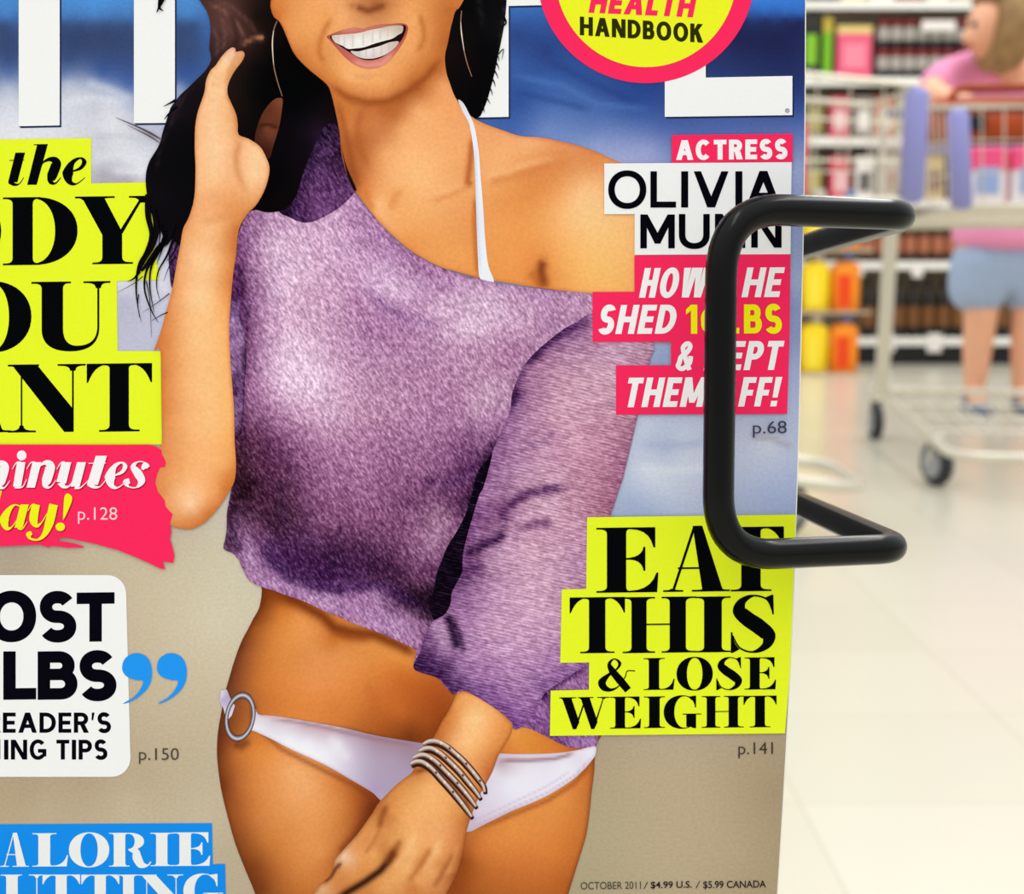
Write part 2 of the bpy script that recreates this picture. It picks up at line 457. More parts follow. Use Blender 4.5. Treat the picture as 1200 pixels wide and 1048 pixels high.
        o = ell(.48, .5, .48, .515, 42, 318, 40, 2.1); i = ell(.55, .5, .27, .485, 312, 48, 40, 2.1)
        G = [(o+i, []), ([(.82, 1.0), (.86, 1.0), (.86, .64), (.83, .64)]+q((.83, .64), (.82, .84), (.66, .97)), [])]
        if ch == 'G': G += [rect(.60, .86, .05, .42), rect(.50, 1.0, .42, .42+TH), ([(.60, .1), (.70, .1), (.86, .1), (.86, .0), (.80, .0)], [])]
        else: G += [([(.86, .32), (.89, .32), (.80, .03), (.62, .03)], [])]
    elif ch == 'R':
        o = ell(.45, .745, .37, .255, 90, -90, 20, 2.2); i = ell(.45, .745, .15, .255-TH*1.2, -90, 90, 20, 2.2)
        G = [rect(.11, .38, 0, 1), serif(0, .48, .11, .38, True), serif(0, .48, .11, .38, False), (o+i, []),
             st([(.46, .50), (.62, .44), (.66, .25), (.75, .06), (.90, .03), (.98, .14)], [.04, .20, .26, .22, .05, .03], 7)]
    elif ch == '&':
        G = [st([(1.0, .60), (.80, .60), (.74, .42), (.58, .15), (.38, .035), (.20, .10), (.14, .27), (.30, .48), (.52, .66), (.60, .84), (.46, .975), (.33, .83), (.40, .62), (.60, .33), (.82, .02)],
                [.03, .03, .03, .03, .08, .20, .24, .10, .05, .10, .03, .10, .20, .24, .22], 7)]
    # slanted lower case, thick stems and hair joins
    elif ch == 't':
        G = [([(.44, 1), (1, 1), (.55, .10), (0, .10)], []), st([(.10, .13), (.36, .035), (.66, .05), (.92, .24)], [.16, .10, .03, .02]), st([(.08, .765), (.95, .775)], [.025, .025])]
    elif ch == 'h':
        G = [([(.30, 1), (.615, 1), (.285, 0), (0, 0)], []), st([(.20, .985), (.45, .985)], [.025, .025]), st([(.28, .30), (.48, .55), (.72, .625), (.86, .52), (.74, .22), (.70, .07), (.84, .03), (1.0, .17)], [.02, .04, .12, .25, .25, .12, .04, .02])]
    elif ch == 'e':
        G = [st([(.30, .46), (.72, .60), (.88, .84), (.72, .985), (.42, .82), (.24, .42), (.32, .09), (.58, .02), (.92, .26)], [.02, .12, .18, .06, .18, .42, .20, .05, .02])]
    elif ch == 'i':
        G = [st([(.0, .72), (.30, .98), (.62, .98)], [.02, .04, .1]), ([(.34, 1), (.92, 1), (.62, .05), (.06, .05)], []), st([(.2, .06), (.45, .01), (.75, .06), (1.0, .34)], [.16, .07, .04, .02])]
    elif ch == 'n':
        G = [st([(.0, .72), (.14, .98), (.28, .98)], [.02, .04, .1]), ([(.20, 1), (.50, 1), (.28, 0), (0, 0)], []), st([(.26, .40), (.46, .85), (.66, .98), (.80, .82), (.68, .30), (.64, .08), (.80, .02), (1.0, .30)], [.02, .05, .2, .38, .38, .2, .05, .02])]
    elif ch == 'u':
        G = [st([(.0, .72), (.14, .98), (.26, .98)], [.02, .04, .1]), ([(.16, 1), (.46, 1), (.30, .18), (.0, .24)], []), st([(.15, .22), (.22, .06), (.40, .08), (.62, .5)], [.34, .16, .05, .02]), ([(.64, 1), (.92, 1), (.72, .05), (.44, .05)], []), st([(.58, .05), (.74, .01), (1.0, .30)], [.2, .05, .02])]
    elif ch == 's':
        G = [st([(.74, .70), (.86, .86), (.98, .80), (.80, .985), (.52, .985), (.36, .80), (.56, .54), (.70, .26), (.50, .015), (.18, .03), (.04, .20), (.20, .26)], [.1, .24, .16, .04, .05, .22, .33, .30, .05, .05, .24, .2], 6)]
    elif ch == 'a':
        G = [st([(.80, .88), (.58, .985), (.36, .80), (.18, .40), (.26, .06), (.44, .08), (.66, .42)], [.04, .05, .2, .38, .2, .05, .02]), ([(.76, 1), (1.06, 1), (.84, .06), (.55, .06)], []), st([(.68, .08), (.82, .01), (1.0, .30)], [.16, .05, .02])]
    elif ch == 'y':
        G = [st([(.0, .82), (.14, .985), (.24, .985)], [.02, .03, .08]), st([(.28, 1), (.20, .60), (.30, .42), (.46, .50), (.64, .75)], [.22, .24, .12, .03, .02]), st([(.86, 1), (.72, .5), (.56, .18), (.34, .03), (.10, .06), (.04, .17), (.14, .22)], [.24, .24, .14, .05, .06, .15, .1])]
    elif ch == '!':
        G = [(cr([(.72, 1.0), (.98, .90), (.90, .70), (.54, .33), (.46, .33), (.50, .70), (.55, .92)], 6).tolist(), []), (ell(.30, .10, .27, .115, n=20)[:-1], [])]
    return G
def put_letter(ink, ch, x0, x1, yt, yb, col, z, slope=-0.012, fat=1.0):
    h = yb-yt; ox = 0.5*(x0+x1)
    def m(p):
        p = np.asarray(p, float); X = x0+p[:, 0]*(x1-x0); Y = yb-p[:, 1]*h
        return np.stack([X, Y+slope*(X-ox)], 1)
    pcs = []
    for g in glyph(ch):
        if g[0] == 'stroke':
            P = cr(m(g[1]), g[3], closed=False); k = np.linspace(0, len(g[2])-1, len(P))
            wd = np.interp(k, np.arange(len(g[2])), g[2])*h/2*fat
            t = np.gradient(P, axis=0); t /= np.maximum(np.linalg.norm(t, axis=1), 1e-9)[:, None]
            nn = np.stack([-t[:, 1], t[:, 0]], 1); A = P+nn*wd[:, None]; B = P-nn*wd[:, None]
            for i in range(len(P)-1): pcs.append((np.array([A[i], A[i+1], B[i+1], B[i]]), []))
        else: pcs.append((m(g[0]), [m(hh) for hh in g[1]]))
    ink.add(pcs, z, col)

SW_ = dict(A=.84, B=.66, C=.76, D=.74, E=.58, F=.56, G=.80, H=.74, I=0, K=.74, L=.54, M=.92, N=.78, O=.84, P=.64, R=.68, S=.62, T=.62, U=.72, V=.82, W=1.2)
SW_.update({'&': .76, '!': 0, '1': .34, '6': .64, '3': .60, ' ': .24, '’': .14})
def sans(ch, tx, ty):
    """upright even-stroke capitals in a unit box; tx, ty = stroke thickness in box units"""
    def bowl(y0, y1, xr, rx):
        rx = min(rx, xr); c = .5*(y0+y1); ry = (y1-y0)/2
        o = [(0, y1)]+ell(xr-rx, c, rx, ry, 90, -90, 18, 2.1)+[(0, y0)]
        i = [(tx, y1-ty)]+ell(xr-rx, c, max(rx-tx, .05), max(ry-ty, .02), 90, -90, 18, 2.1)+[(tx, y0+ty)]
        return (o, [i])
    rc = rect
    if ch == 'I': return [rc(0, 1, 0, 1)]
    if ch == 'L': return [rc(0, tx, 0, 1), rc(0, 1, 0, ty)]
    if ch == 'T': return [rc(.5-tx/2, .5+tx/2, 0, 1), rc(0, 1, 1-ty, 1)]
    if ch == 'E': return [rc(0, tx, 0, 1), rc(0, 1, 0, ty), rc(0, 1, 1-ty, 1), rc(0, .92, .5-ty/2, .5+ty/2)]
    if ch == 'F': return [rc(0, tx, 0, 1), rc(0, 1, 1-ty, 1), rc(0, .92, .47-ty/2, .47+ty/2)]
    if ch == 'H': return [rc(0, tx, 0, 1), rc(1-tx, 1, 0, 1), rc(0, 1, .5-ty/2, .5+ty/2)]
    if ch == 'O': return [(ell(.5, .5, .5, .515, n=40, p=2.1)[:-1], [ell(.5, .5, .5-tx, .515-ty, n=40, p=2.1)[:-1]])]
    if ch in 'CG':
        r = [(ell(.5, .5, .5, .515, 42, 318, 40, 2.1)+ell(.5, .5, .5-tx, .515-ty, 318, 42, 40, 2.1), [])]
        if ch == 'G': r += [rc(.5, 1, .44-ty/2, .44+ty/2), rc(1-tx, 1, .16, .44)]
        return r
    if ch == 'D': return [bowl(0, 1, 1, .62)]
    if ch == 'B': return [bowl(.52-ty/2, 1, .93, .40), bowl(0, .52+ty/2, 1, .42)]
    if ch == 'P': return [rc(0, tx, 0, 1), bowl(.36, 1, 1, .5)]
    if ch == 'R': return [rc(0, tx, 0, 1), bowl(.38, 1, .95, .46), ([(.40, .42), (.40+tx*1.15, .42), (1, 0), (1-tx*1.25, 0)], [])]
    tv = tx*1.1
    if ch in 'VA':
        p = [(0, 1), (tv, 1), (.5, tv*1.5 if tv < .3 else .4), (1-tv, 1), (1, 1), (.5+tv*.55, 0), (.5-tv*.55, 0)]
        if ch == 'V': return [(p, [])]
        return [([(x, 1-y) for x, y in p], []), rc(.22, .78, .24, .24+ty*.92)]
    if ch == 'W':
        a = [([(o+x*.54, y) for x, y in [(0, 1), (tv*1.85, 1), (.5, .42), (1-tv*1.7, 1), (1, 1), (.5+tv*.95, 0), (.5-tv*.95, 0)]], []) for o in (0, .46)]
        return a
    if ch == 'M':
        return [rc(0, tx, 0, 1), rc(1-tx, 1, 0, 1), ([(0, 1), (tx*1.1, 1), (.5, .46), (1-tx*1.1, 1), (1, 1), (.5+tx*.42, .14), (.5-tx*.42, .14)], [])]
    if ch == 'N': return [rc(0, tx, 0, 1), rc(1-tx, 1, 0, 1), ([(0, 1), (tx*1.15, 1), (1, 0), (1-tx*1.15, 0)], [])]
    if ch == 'U':
        c = .40
        return [([(0, 1), (0, c)]+ell(.5, c, .5, c+.015, 180, 360, 22, 2.2)+[(1, 1), (1-tx, 1), (1-tx, c)]+ell(.5, c, .5-tx, c+.015-ty, 360, 180, 22, 2.2)+[(tx, 1)], [])]
    if ch == 'K': return [rc(0, tx, 0, 1), ([(tx*.8, .30), (tx*.8, .62), (1-tx*1.35, 1), (.98, 1)], []), ([(.30, .62), (.30+tx*.9, .72), (1, 0), (1-tx*1.3, 0)], [])]
    if ch == 'S':
        a = tx*.5; b_ = ty*.5
        ry = (1.02-ty)/4; cu, cl = 1.01-b_-ry, -.01+b_+ry; rx1 = .47-a; rx2 = .5-a
        up_ = ell(.49, cu, rx1, ry, 28, 262, 15, 2.15); lo_ = ell(.5, cl, rx2, ry, 82, -152, 15, 2.15)
        return [('sk', up_+lo_, 1)]
    if ch == '&':
        a = tx*.5; b_ = ty*.5
        return [('sk', [(1-a, .50), (.86, .28), (.66, .08+b_*.8), (.40, -.01+b_), (.12, .08+b_), (a, .29), (.20, .47), (.52, .62), (.68, .80), (.58, .95-b_*.5), (.40, 1.0-b_), (.24, .92-b_), (.22, .76), (.38, .56), (.70, .24), (.95, .02)], 1)]
    if ch == '!': return [([(0, 1), (1, 1), (.88, .30), (.12, .30)], []), rc(0.02, .98, 0, .19)]
    if ch == '1': return [rc(1-tx, 1, 0, 1), ([(1-tx, 1), (0, .84), (0, .66), (1-tx, .80)], [])]
    if ch == '6': return [(ell(.5, .33, .5, .34, n=32)[:-1], [ell(.5, .33, .5-tx, .34-ty, n=32)[:-1]]), ('sk', [(tx*.5, .34), (.16, .62), (.44, .88), (.80, .955)], 1)]
    if ch == '3': return [('sk', [(.08, .95), (.85, .95), (.5, .58), (.9, .38), (.8, .1), (.45, .05), (.05, .18)], 1)]
    if ch == '’': return [([(0.1, 1), (1, 1), (.5, .62), (0, .62)], [])]
    return []
def put_sans(ink, s, x0, x1, yt, yb, t, col, z, shear=0.0, slope=-0.012, gap=.12):
    t = t*.76 if s == '&' else t
    h = yb-yt; W = [SW_[c] for c in s]; fixed = sum(t*1.05 for c in s if c in 'I!')
    nat = sum(W)*h; gp = gap*h*(len(s)-1); avail = (x1-x0)-shear*h-fixed
    k = avail/(nat+gp) if nat else 1.0
    if not nat: gp = 0
    x = x0
    for c in s:
        w = t*1.05 if c in 'I!' else SW_[c]*h*k
        if len(s) == 1: w = (x1-x0)-shear*h
        if c != ' ':
            pcs = []
            def m(p):
                p = np.asarray(p, float); X = x+p[:, 0]*w; Y = yb-p[:, 1]*h
                return np.stack([X+shear*(yb-Y), Y+slope*(X-x0)], 1)
            for g in sans(c, min(t/w, .9), t*.92/h):
                if g[0] == 'sk':
                    P = cr(m(g[1]), 6, closed=False); tt = np.gradient(P, axis=0); tt /= np.maximum(np.linalg.norm(tt, axis=1), 1e-9)[:, None]
                    nn = np.stack([-tt[:, 1], tt[:, 0]], 1)*t/2; A = P+nn; B = P-nn
                    for i in range(len(P)-1): pcs.append((np.array([A[i], A[i+1], B[i+1], B[i]]), []))
                else: pcs.append((m(g[0]), [m(hh) for hh in g[1]]))
            ink.add(pcs, z, col)
        x += w + gap*h*k

# ------------------------------------------------------------------ magazine body and cover picture
RE = [(945, -200), (943.5, 0), (942, 200), (936.5, 462), (932.5, 600), (925.5, 786), (910.5, 1048), (893, 1285)]
right_edge = cr(RE, 5, closed=False)
cov = np.vstack([[(-175, -196)], right_edge, [(-150, 1290)]])
# pages: a solid block just behind the cover
def slab(name, outline, z0, z1, m, parent):
    P, T = fill(poly(outline)); u = loc2(P); bm = bmesh.new()
    a = [bm.verts.new((x, y, z1)) for x, y in u]
    for t in T: bm.faces.new([a[i] for i in t])
    r = bmesh.ops.extrude_face_region(bm, geom=bm.faces[:])
    for v in r['geom']:
        if isinstance(v, bmesh.types.BMVert): v.co.z = z0
    return obj(name, bm, m, parent)
pg = right_edge.copy(); pg[:, 0] += 1.6
slab('pages', np.vstack([[(-178, -196)], pg, [(-152, 1290)]]), -0.0052, -0.00030, mat('page_paper', (236, 234, 226), 0.7, 0.1), mag)
sea = [(2,13,(74,131,200)),(2,21,(70,116,182)),(2,29,(56,76,118)),(2,60,(57,76,120)),(76,13,(74,131,200)),(76,21,(70,116,182)),(76,29,(56,76,118)),(76,60,(57,76,120)),(95,13,(74,131,200)),(95,21,(70,116,182)),(95,29,(56,76,118)),(95,60,(57,76,120)),(125,13,(74,131,200)),(125,21,(70,116,182)),(125,29,(56,76,118)),(125,60,(57,76,120)),(148,13,(74,131,200)),(148,21,(70,116,182)),(148,29,(56,76,118)),(148,60,(57,76,120)),(212,13,(74,131,200)),(212,21,(70,116,182)),(212,29,(56,76,118)),(212,60,(57,76,120)),(226,13,(74,131,200)),(226,21,(70,116,182)),(226,29,(56,76,118)),(226,60,(57,76,120)),(846,10,(56,112,200)),(846,17,(50,96,176)),(846,23,(36,44,92)),(846,35,(34,42,88)),(872,10,(56,112,200)),(872,17,(50,96,176)),(872,23,(36,44,92)),(872,35,(34,42,88)),(897,10,(56,112,200)),(897,17,(50,96,176)),(897,23,(36,44,92)),(897,35,(34,42,88)),(920,10,(56,112,200)),(920,17,(50,96,176)),(920,23,(36,44,92)),(920,35,(34,42,88)),(940,10,(56,112,200)),(940,17,(50,96,176)),(940,23,(36,44,92)),(940,35,(34,42,88)),(0,-150,(75,135,205)),(230,-150,(80,145,215)),(700,-150,(65,120,200)),(930,-150,(60,120,205)),(-120,0,(75,135,205)),(-120,200,(210,212,225)),(-120,500,(195,195,215)),(-120,800,(190,175,150)),(-120,1200,(185,168,140)),
 (0,-5,(75,135,205)),(100,-5,(80,145,215)),(220,-5,(80,140,205)),(240,5,(75,130,200)),(640,-5,(65,120,200)),(930,-5,(60,125,210)),
 (10,17,(74,130,198)),(110,17,(76,134,205)),(220,17,(75,132,200)),(10,30,(58,82,130)),(110,30,(60,82,128)),(220,30,(58,84,135)),
 (10,50,(58,74,116)),(110,50,(56,72,112)),(220,50,(58,78,124)),(80,70,(58,78,128)),(140,70,(60,80,130)),(10,72,(60,80,132)),(120,85,(60,90,155)),(150,98,(70,98,165)),(10,88,(90,115,170)),(75,88,(100,122,172)),(215,90,(58,88,155)),(145,110,(130,148,195)),
 (80,98,(188,193,214)),(10,102,(178,186,210)),(100,108,(196,200,220)),(130,116,(205,208,225)),(215,115,(150,165,205)),(10,118,(206,210,226)),(60,120,(196,200,218)),(110,130,(200,202,218)),(145,130,(206,208,224)),(80,142,(214,217,230)),(10,140,(222,224,236)),(0,156,(224,225,236)),(60,154,(222,224,236)),(130,148,(226,227,238)),(160,150,(206,208,222)),(120,165,(204,204,216)),(160,172,(214,214,228)),(180,160,(196,196,212)),(130,180,(214,214,226)),(150,190,(218,220,234)),(165,198,(228,229,240)),(120,205,(172,168,184)),(150,211,(174,168,184)),(110,192,(205,204,216)),
 (145,335,(222,222,235)),(185,335,(218,218,234)),(145,352,(182,182,206)),(165,347,(200,200,222)),(150,380,(188,188,212)),(185,380,(196,196,220)),(150,405,(192,192,216)),(190,410,(190,190,214)),(180,300,(215,215,232)),
 (245,40,(66,102,168)),(240,75,(60,92,152)),(225,100,(70,98,160)),
 (605,5,(62,115,195)),(605,20,(58,98,170)),(605,40,(46,68,132)),(640,60,(44,64,128)),(605,75,(56,92,162)),(640,95,(58,95,168)),(610,120,(50,80,150)),(660,110,(64,100,170)),(640,150,(110,135,195)),(600,152,(66,100,174)),(700,110,(58,88,155)),(700,128,(72,104,172)),(690,150,(98,124,185)),(700,170,(142,158,208)),(740,125,(48,78,150)),(760,112,(46,72,142)),(750,150,(92,116,182)),(760,175,(150,160,208)),(775,150,(80,104,170)),(730,180,(155,165,210)),(860,15,(56,110,195)),(860,24,(36,46,96)),(935,15,(50,105,195)),(935,24,(34,42,92)),(850,60,(38,50,98)),(935,45,(34,42,88)),(890,70,(36,46,94)),(935,80,(38,48,98)),(935,105,(40,56,116)),(935,128,(54,76,142)),(860,145,(78,102,170)),(800,145,(72,96,164)),(935,148,(84,108,176)),(935,172,(118,134,188)),
 (935,200,(158,168,210)),(935,260,(146,158,202)),(932,300,(152,164,206)),(932,330,(162,174,212)),(930,360,(138,148,192)),(930,400,(142,152,196)),(928,430,(160,170,210)),(928,470,(172,182,216)),(775,420,(152,167,207)),(770,403,(168,178,214)),(760,498,(198,206,229)),(800,495,(190,200,226)),(800,510,(200,208,230)),(780,525,(178,188,218)),(850,498,(186,194,220)),(750,545,(198,206,228)),(800,540,(206,213,232)),(780,570,(204,211,232)),(740,590,(164,177,212)),(760,558,(214,219,236)),(850,545,(200,207,230)),(830,580,(188,197,224)),(900,500,(176,182,206)),(900,518,(204,206,222)),(880,535,(196,202,226)),(915,545,(186,194,222)),(900,575,(172,184,218)),(880,600,(172,183,217)),(925,600,(160,173,212)),(760,600,(164,178,212)),
 (205,600,(196,186,172)),(210,622,(196,183,165)),(225,640,(202,188,165)),(700,880,(176,157,132)),(740,900,(184,165,138)),(800,900,(186,167,140)),(840,950,(182,163,136)),(900,880,(172,153,124)),(905,930,(166,147,120)),(720,950,(180,165,136)),(700,1000,(180,166,136)),(760,1000,(186,168,140)),(800,1030,(184,166,138)),(860,1000,(182,162,134)),(900,1000,(172,153,124)),(880,1040,(172,153,125)),(680,1040,(176,162,132)),(600,1250,(180,162,132)),(850,1250,(172,153,124)),
 (20,652,(176,161,142)),(60,650,(188,174,152)),(100,650,(196,181,156)),(150,668,(200,186,160)),(220,665,(205,193,168)),(190,640,(200,186,162)),(200,700,(206,192,166)),(240,700,(210,198,172)),(200,750,(206,191,166)),(250,730,(213,202,177)),(230,780,(206,191,164)),(190,820,(200,184,158)),(240,830,(200,184,158)),(180,860,(194,177,150)),(230,900,(194,178,152)),(30,930,(180,160,133)),(100,920,(182,162,136)),(50,950,(190,172,145)),(150,945,(198,181,154)),(240,960,(200,185,160)),(265,1000,(190,175,150)),(250,870,(196,181,155)),(170,915,(188,170,143)),(258,640,(206,196,173)),(250,1200,(190,172,145))]
rip = [([(750,521),(800,522),(850,515)],(168,180,212),5,.6),([(745,548),(790,552),(830,548)],(222,226,240),5,.7),([(880,512),(905,514),(928,524)],(168,165,178),4,.7),
       ([(600,88),(660,100),(700,122),(760,128)],(84,122,190),4,.5),([(605,108),(640,116),(690,128)],(40,66,132),4,.5),([(640,70),(700,100),(740,118)],(38,56,118),5,.4),
       ([(70,122),(110,114),(150,122)],(228,230,240),5,.5),([(100,96),(130,106),(157,118)],(214,217,230),6,.6),([(205,100),(215,112),(222,125)],(190,196,215),8,.4),
       ([(108,186),(140,182),(175,186)],(226,228,238),5,.5),([(130,200),(165,202),(178,198)],(232,233,242),4,.6),([(108,160),(140,158),(175,166)],(188,188,202),4,.4)]
cover = Ink().add(poly(cov), 0, ctrl=sea, strokes=rip, step=4).build('cover', INK_PHOTO, mag)
# paper thickness of the cover sheet
slab('cover_sheet', cov, -0.00028, -0.00001, mat('cover_stock', (244, 243, 240), 0.5, 0.2), mag)

# masthead letters (each its own part), a grey printed edge under each
def title(name, pieces):
    k = Ink()
    k.add([(np.asarray(o)+np.array([2.0, 2.2]), []) for o, _ in pieces], 1, (38, 52, 92))
    k.add([(np.asarray(o)+np.array([1.0, 1.2]), []) for o, _ in pieces], 1.4, (30, 40, 76))
    k.add(pieces, 2, WHT); return k.build(name, INK, mag)
title('title_letter', stroke([(-70,-120),(-110,-165),(-150,-110),(-100,-40),(-50,15),(-55,110),(-100,140),(-160,90)], [40]*8, 8))
title('title_letter', [(np.array([(22,-190),(70,-190),(70,-50),(157,-50),(157,-190),(205,-190),(205,144),(157,144.5),(157,-8),(70,-8),(70,147),(22,148)]), [])])
title('title_letter', [(np.array([(230,143),(345,-190),(395,-190),(500,140),(450,140),(370,-120),(280,142)]), [])])
title('title_letter', [(np.array([(545,-190),(640,-190),(690,-150),(705,-90),(690,-30),(640,6),(596,7),(596,137),(545,138)]), [])])
title('title_letter', [(np.array([(779,-190),(928,-190),(928,-145),(827,-145),(827,-60),(900,-60),(900,-15),(827,-15),(827,91),(928.5,89),(928.5,135),(779,137)]), [])])
k = Ink(); k.add([(np.array(ell(922.6, 129.8, 2.6, 2.6, n=16)[:-1]), [np.array(ell(922.6, 129.8, 1.9, 1.9, n=16)[:-1])])], 2.6, (60, 60, 80))
put_text(k, 'R', 921.6, 923.8, 128.4, 131.2, (60, 60, 80), 2.6, bold=0.02); k.build('registered_mark', INK, mag)

# round badge
bd = Ink(); bd.add([(np.array(ell(757, -30, 127.6, 127.6, n=96)[:-1]), [])], 3, PNK); bd = bd.build('badge', INK, mag)
k = Ink(); k.add([(np.array(ell(757, -30, 106.5, 108.8, n=96)[:-1]), [])], 4, (236, 242, 40)); k.build('badge_center', INK, bd)
k = Ink(); put_sans(k, 'HEALTH', 689.5, 817, -11, 15, 6.6, PNK, 5, slope=0.045, shear=0.20); put_sans(k, 'HANDBOOK', 679.5, 824, 19.5, 41.3, 5.0, (44, 44, 8), 5, slope=0.062); k.build('lettering', INK, bd)

# yellow headline on the left
hp = Ink(); hp.add(poly([(-160,166),(107,162),(107,215),(176,213.5),(186,328),(137,329.5),(138,411.5),(188.5,411.5),(190,521),(-160,522)]), 3, YEL); hp = hp.build('headline_panel', INK, mag)
k = Ink()
for ch, a, b_, yt, yb in (('t',9.6,29.6,179,217.5),('h',32,71.5,169,216.5),('e',72.5,102.5,185,216.2),
        ('O',-92,1.6,231,312),('D',3.6,91,231,310.5),('Y',88,181,230,309.5),('B',-190,-100,232,312),
        ('O',-55,37,331,412),('U',37,129.5,330,411),('N',9.5,100.5,427,506.5),('T',101.8,178.3,426,505.8),('A',-78,13,427,507)):
    put_letter(k, ch, a, b_, yt, yb, BLK, 4)
k.build('lettering', INK, hp)

# pink brush panel
def z3(L): return [(x/4.99, 500+y/4.99) for x, y in L]
br_ = [(-160,521)]+z3([(0,104),(870,105),(905,112),(945,135),(950,165),(966,190),(973,208),(968,235),(938,240),(922,275),(910,325),(925,380),(950,410),(966,432),(970,465),(990,490),(1012,512),(998,560),(1003,620),(995,660),(1010,700),(1022,755),(1015,797),(985,792),(948,785),(960,805),(970,832),(940,830),(870,795),(800,765),(690,720),(540,680),(400,652),(342,650),(342,665),(440,682),(497,700),(490,707),(400,707),(305,697),(288,706),(270,700),(240,690),(120,694),(0,700)])+[(-160,650)]
bp = Ink(); bp.add(poly(br_), 13, (250, 42, 94)); bp = bp.build('headline_panel', INK, mag)
k = Ink()
for ch, a, b_, yt, yb, c in (('m0',0,0,0,0,0),('i',15,32,541.5,571.5,1),('n',32,66.5,541.5,571.3,1),('u',67,104.5,541.5,571.6,1),('t',102.5,126,534,571.8,1),('e',123,150.5,541.5,571.8,1),('s',147,174.5,541,571.3,1),
        ('n',-21,12.5,542,572,1),('a',0,32.5,591,620,2),('y',33,68.5,591,633.5,2),('!',65.3,85.5,578,621.5,2)):
    if ch == 'm0': continue
    for dx, dy, zz, cc in ((1.2, 1.4, 14, (190, 14, 60)), (0, 0, 15, (246, 242, 246) if c == 1 else (238, 240, 30))):
        put_letter(k, ch, a+dx, b_+dx, yt+dy, yb+dy, cc, zz, slope=0)
k.add([(np.array(ell(26.2, 533.6, 5.6, 5.8, n=20)[:-1]), [])], 15, (246, 242, 246))
k.add(poly([(-6, 575), (3, 575), (0, 588), (-8, 620), (-16, 620)]), 15, (238, 240, 30))
put_text(k, 'p.128', 92, 138, 594.5, 608.8, (255, 208, 222), 15, bold=-0.004, slope=0)
k.build('lettering', INK, bp)

# white rounded panel with blue quotation marks
def rr(x0, y0, x1, y1, r, dxb=0):
    P = ell(x1-r, y0+r, r, r, -90, 0, 8); P2 = ell(x1+dxb-r, y1-r, r, r, 0, 90, 8)
    return [(x0, y0)]+P+P2+[(x0, y1)]
wp = Ink(); wp.add(poly(rr(-160, 674, 148, 910.5, 22, 5)), 3, WHT); wp = wp.build('headline_panel', INK, mag)
k = Ink(); tx = (6, 5, 16)
put_sans(k, 'L', -42, -13, 694, 752.5, 15, tx, 4)
put_sans(k, 'O', -15, 42.6, 693.5, 752.2, 15, tx, 4)
put_sans(k, 'S', 46, 89.6, 694, 752.2, 14.6, tx, 4); put_sans(k, 'T', 90, 134.4, 694.6, 752.2, 14.6, tx, 4)
put_sans(k, 'L', 4, 42.6, 763.5, 820.2, 14.6, tx, 4); put_sans(k, 'B', 44.3, 91, 763.5, 820.2, 14.6, tx, 4); put_sans(k, 'S', 92.6, 136.6, 763.4, 821, 14.6, tx, 4)
put_sans(k, '33', -95, -12, 763.5, 820.5, 14.6, tx, 4)
put_sans(k, 'R', -16, 1.2, 835.5, 858.8, 4.9, tx, 4); put_sans(k, 'EADER’S', 3.6, 130.2, 835.2, 858.8, 4.9, tx, 4, slope=0)
put_sans(k, 'WINN', -76, 0.5, 867.5, 890.6, 4.8, tx, 4); put_sans(k, 'ING TIPS', 5.0, 126, 867, 890.2, 4.8, tx, 4, slope=0)
k.build('lettering', INK, wp)
for dx in (0, 203):
    k = Ink(); k.add(blob(z3([(x+dx, y-660+500+(-500+160+500)*0) for x, y in []]) or [((x+dx)/4.99, 660+y/4.99) for x, y in [(715,605),(730,560),(770,532),(815,528),(860,550),(886,600),(888,670),(865,730),(815,780),(760,812),(724,822),(728,815),(780,785),(820,740),(838,690),(800,684),(750,668),(722,640)]], 5), 4.5, (36, 150, 244))
    k.build('quotation_mark', INK, mag)

# blue panel at the bottom
up = Ink(); up.add(poly([(-160,967),(248.5,964.8),(249.5,1013),(264,1012.5),(266,1110),(-160,1112)]), 3, BLU); up = up.build('headline_panel', INK, mag)
k = Ink()
for ch, a, b_, yt, yb in (('C',-40,-3,976,1016),('A',0.5,34,976,1015.8),('L',38,80,976.5,1015.5),('O',81,128.2,976,1016),('R',128,178,976,1015.5),('I',176.5,203,976,1015),('E',203,246.5,975.5,1014.8),
        ('C',-40,-2,1025,1065),('U',1,51,1025,1065),('T',50,94,1025,1065),('T',95.5,140,1025,1065),('I',138,163.5,1025,1064.5),('N',163,215,1025,1064.5),('G',215,261.5,1024.3,1064)):
    put_letter(k, ch, a, b_, yt, yb, (238, 240, 240), 4, slope=-0.006, fat=1.05)
k.build('lettering', INK, up)

# right-hand panels
def panel(name, pts, col, z=13):
    k = Ink(); k.add(poly(pts), z, col); return k.build(name, INK, mag)
p = panel('name_panel', [(787,158.5),(928.5,156.8),(928.5,190),(787,191)], PNK)
k = Ink(); put_sans(k, 'ACTRESS', 792, 922.3, 164.6, 187.8, 5.9, (250, 244, 247), 15, slope=-0.01); k.build('lettering', INK, p)
p = panel('name_panel', [(708,191.8),(927.3,190.3),(926,298),(743.5,298.8),(743.5,251),(708,251.2)], WHT)
k = Ink(); bk = (5, 5, 12)
for s_, a, b_, yt, yb in (('O',712.6,757.2,200.5,244.4),('L',762,792,201,243.5),('I',798,806.2,201,243.4),('V',812.8,853.4,201,243.2),('I',861.4,869.6,201,243),('A',874,914.5,200.6,242.6),
        ('M',750.2,790.5,251.5,291.2),('U',795.3,831.4,251,291.4),('N',837.5,873,250.8,290.8),('N',880,915.5,250.6,290.4)):
    put_sans(k, s_, a, b_, yt, yb, 7.6, bk, 15, slope=0)
k.build('lettering', INK, p)
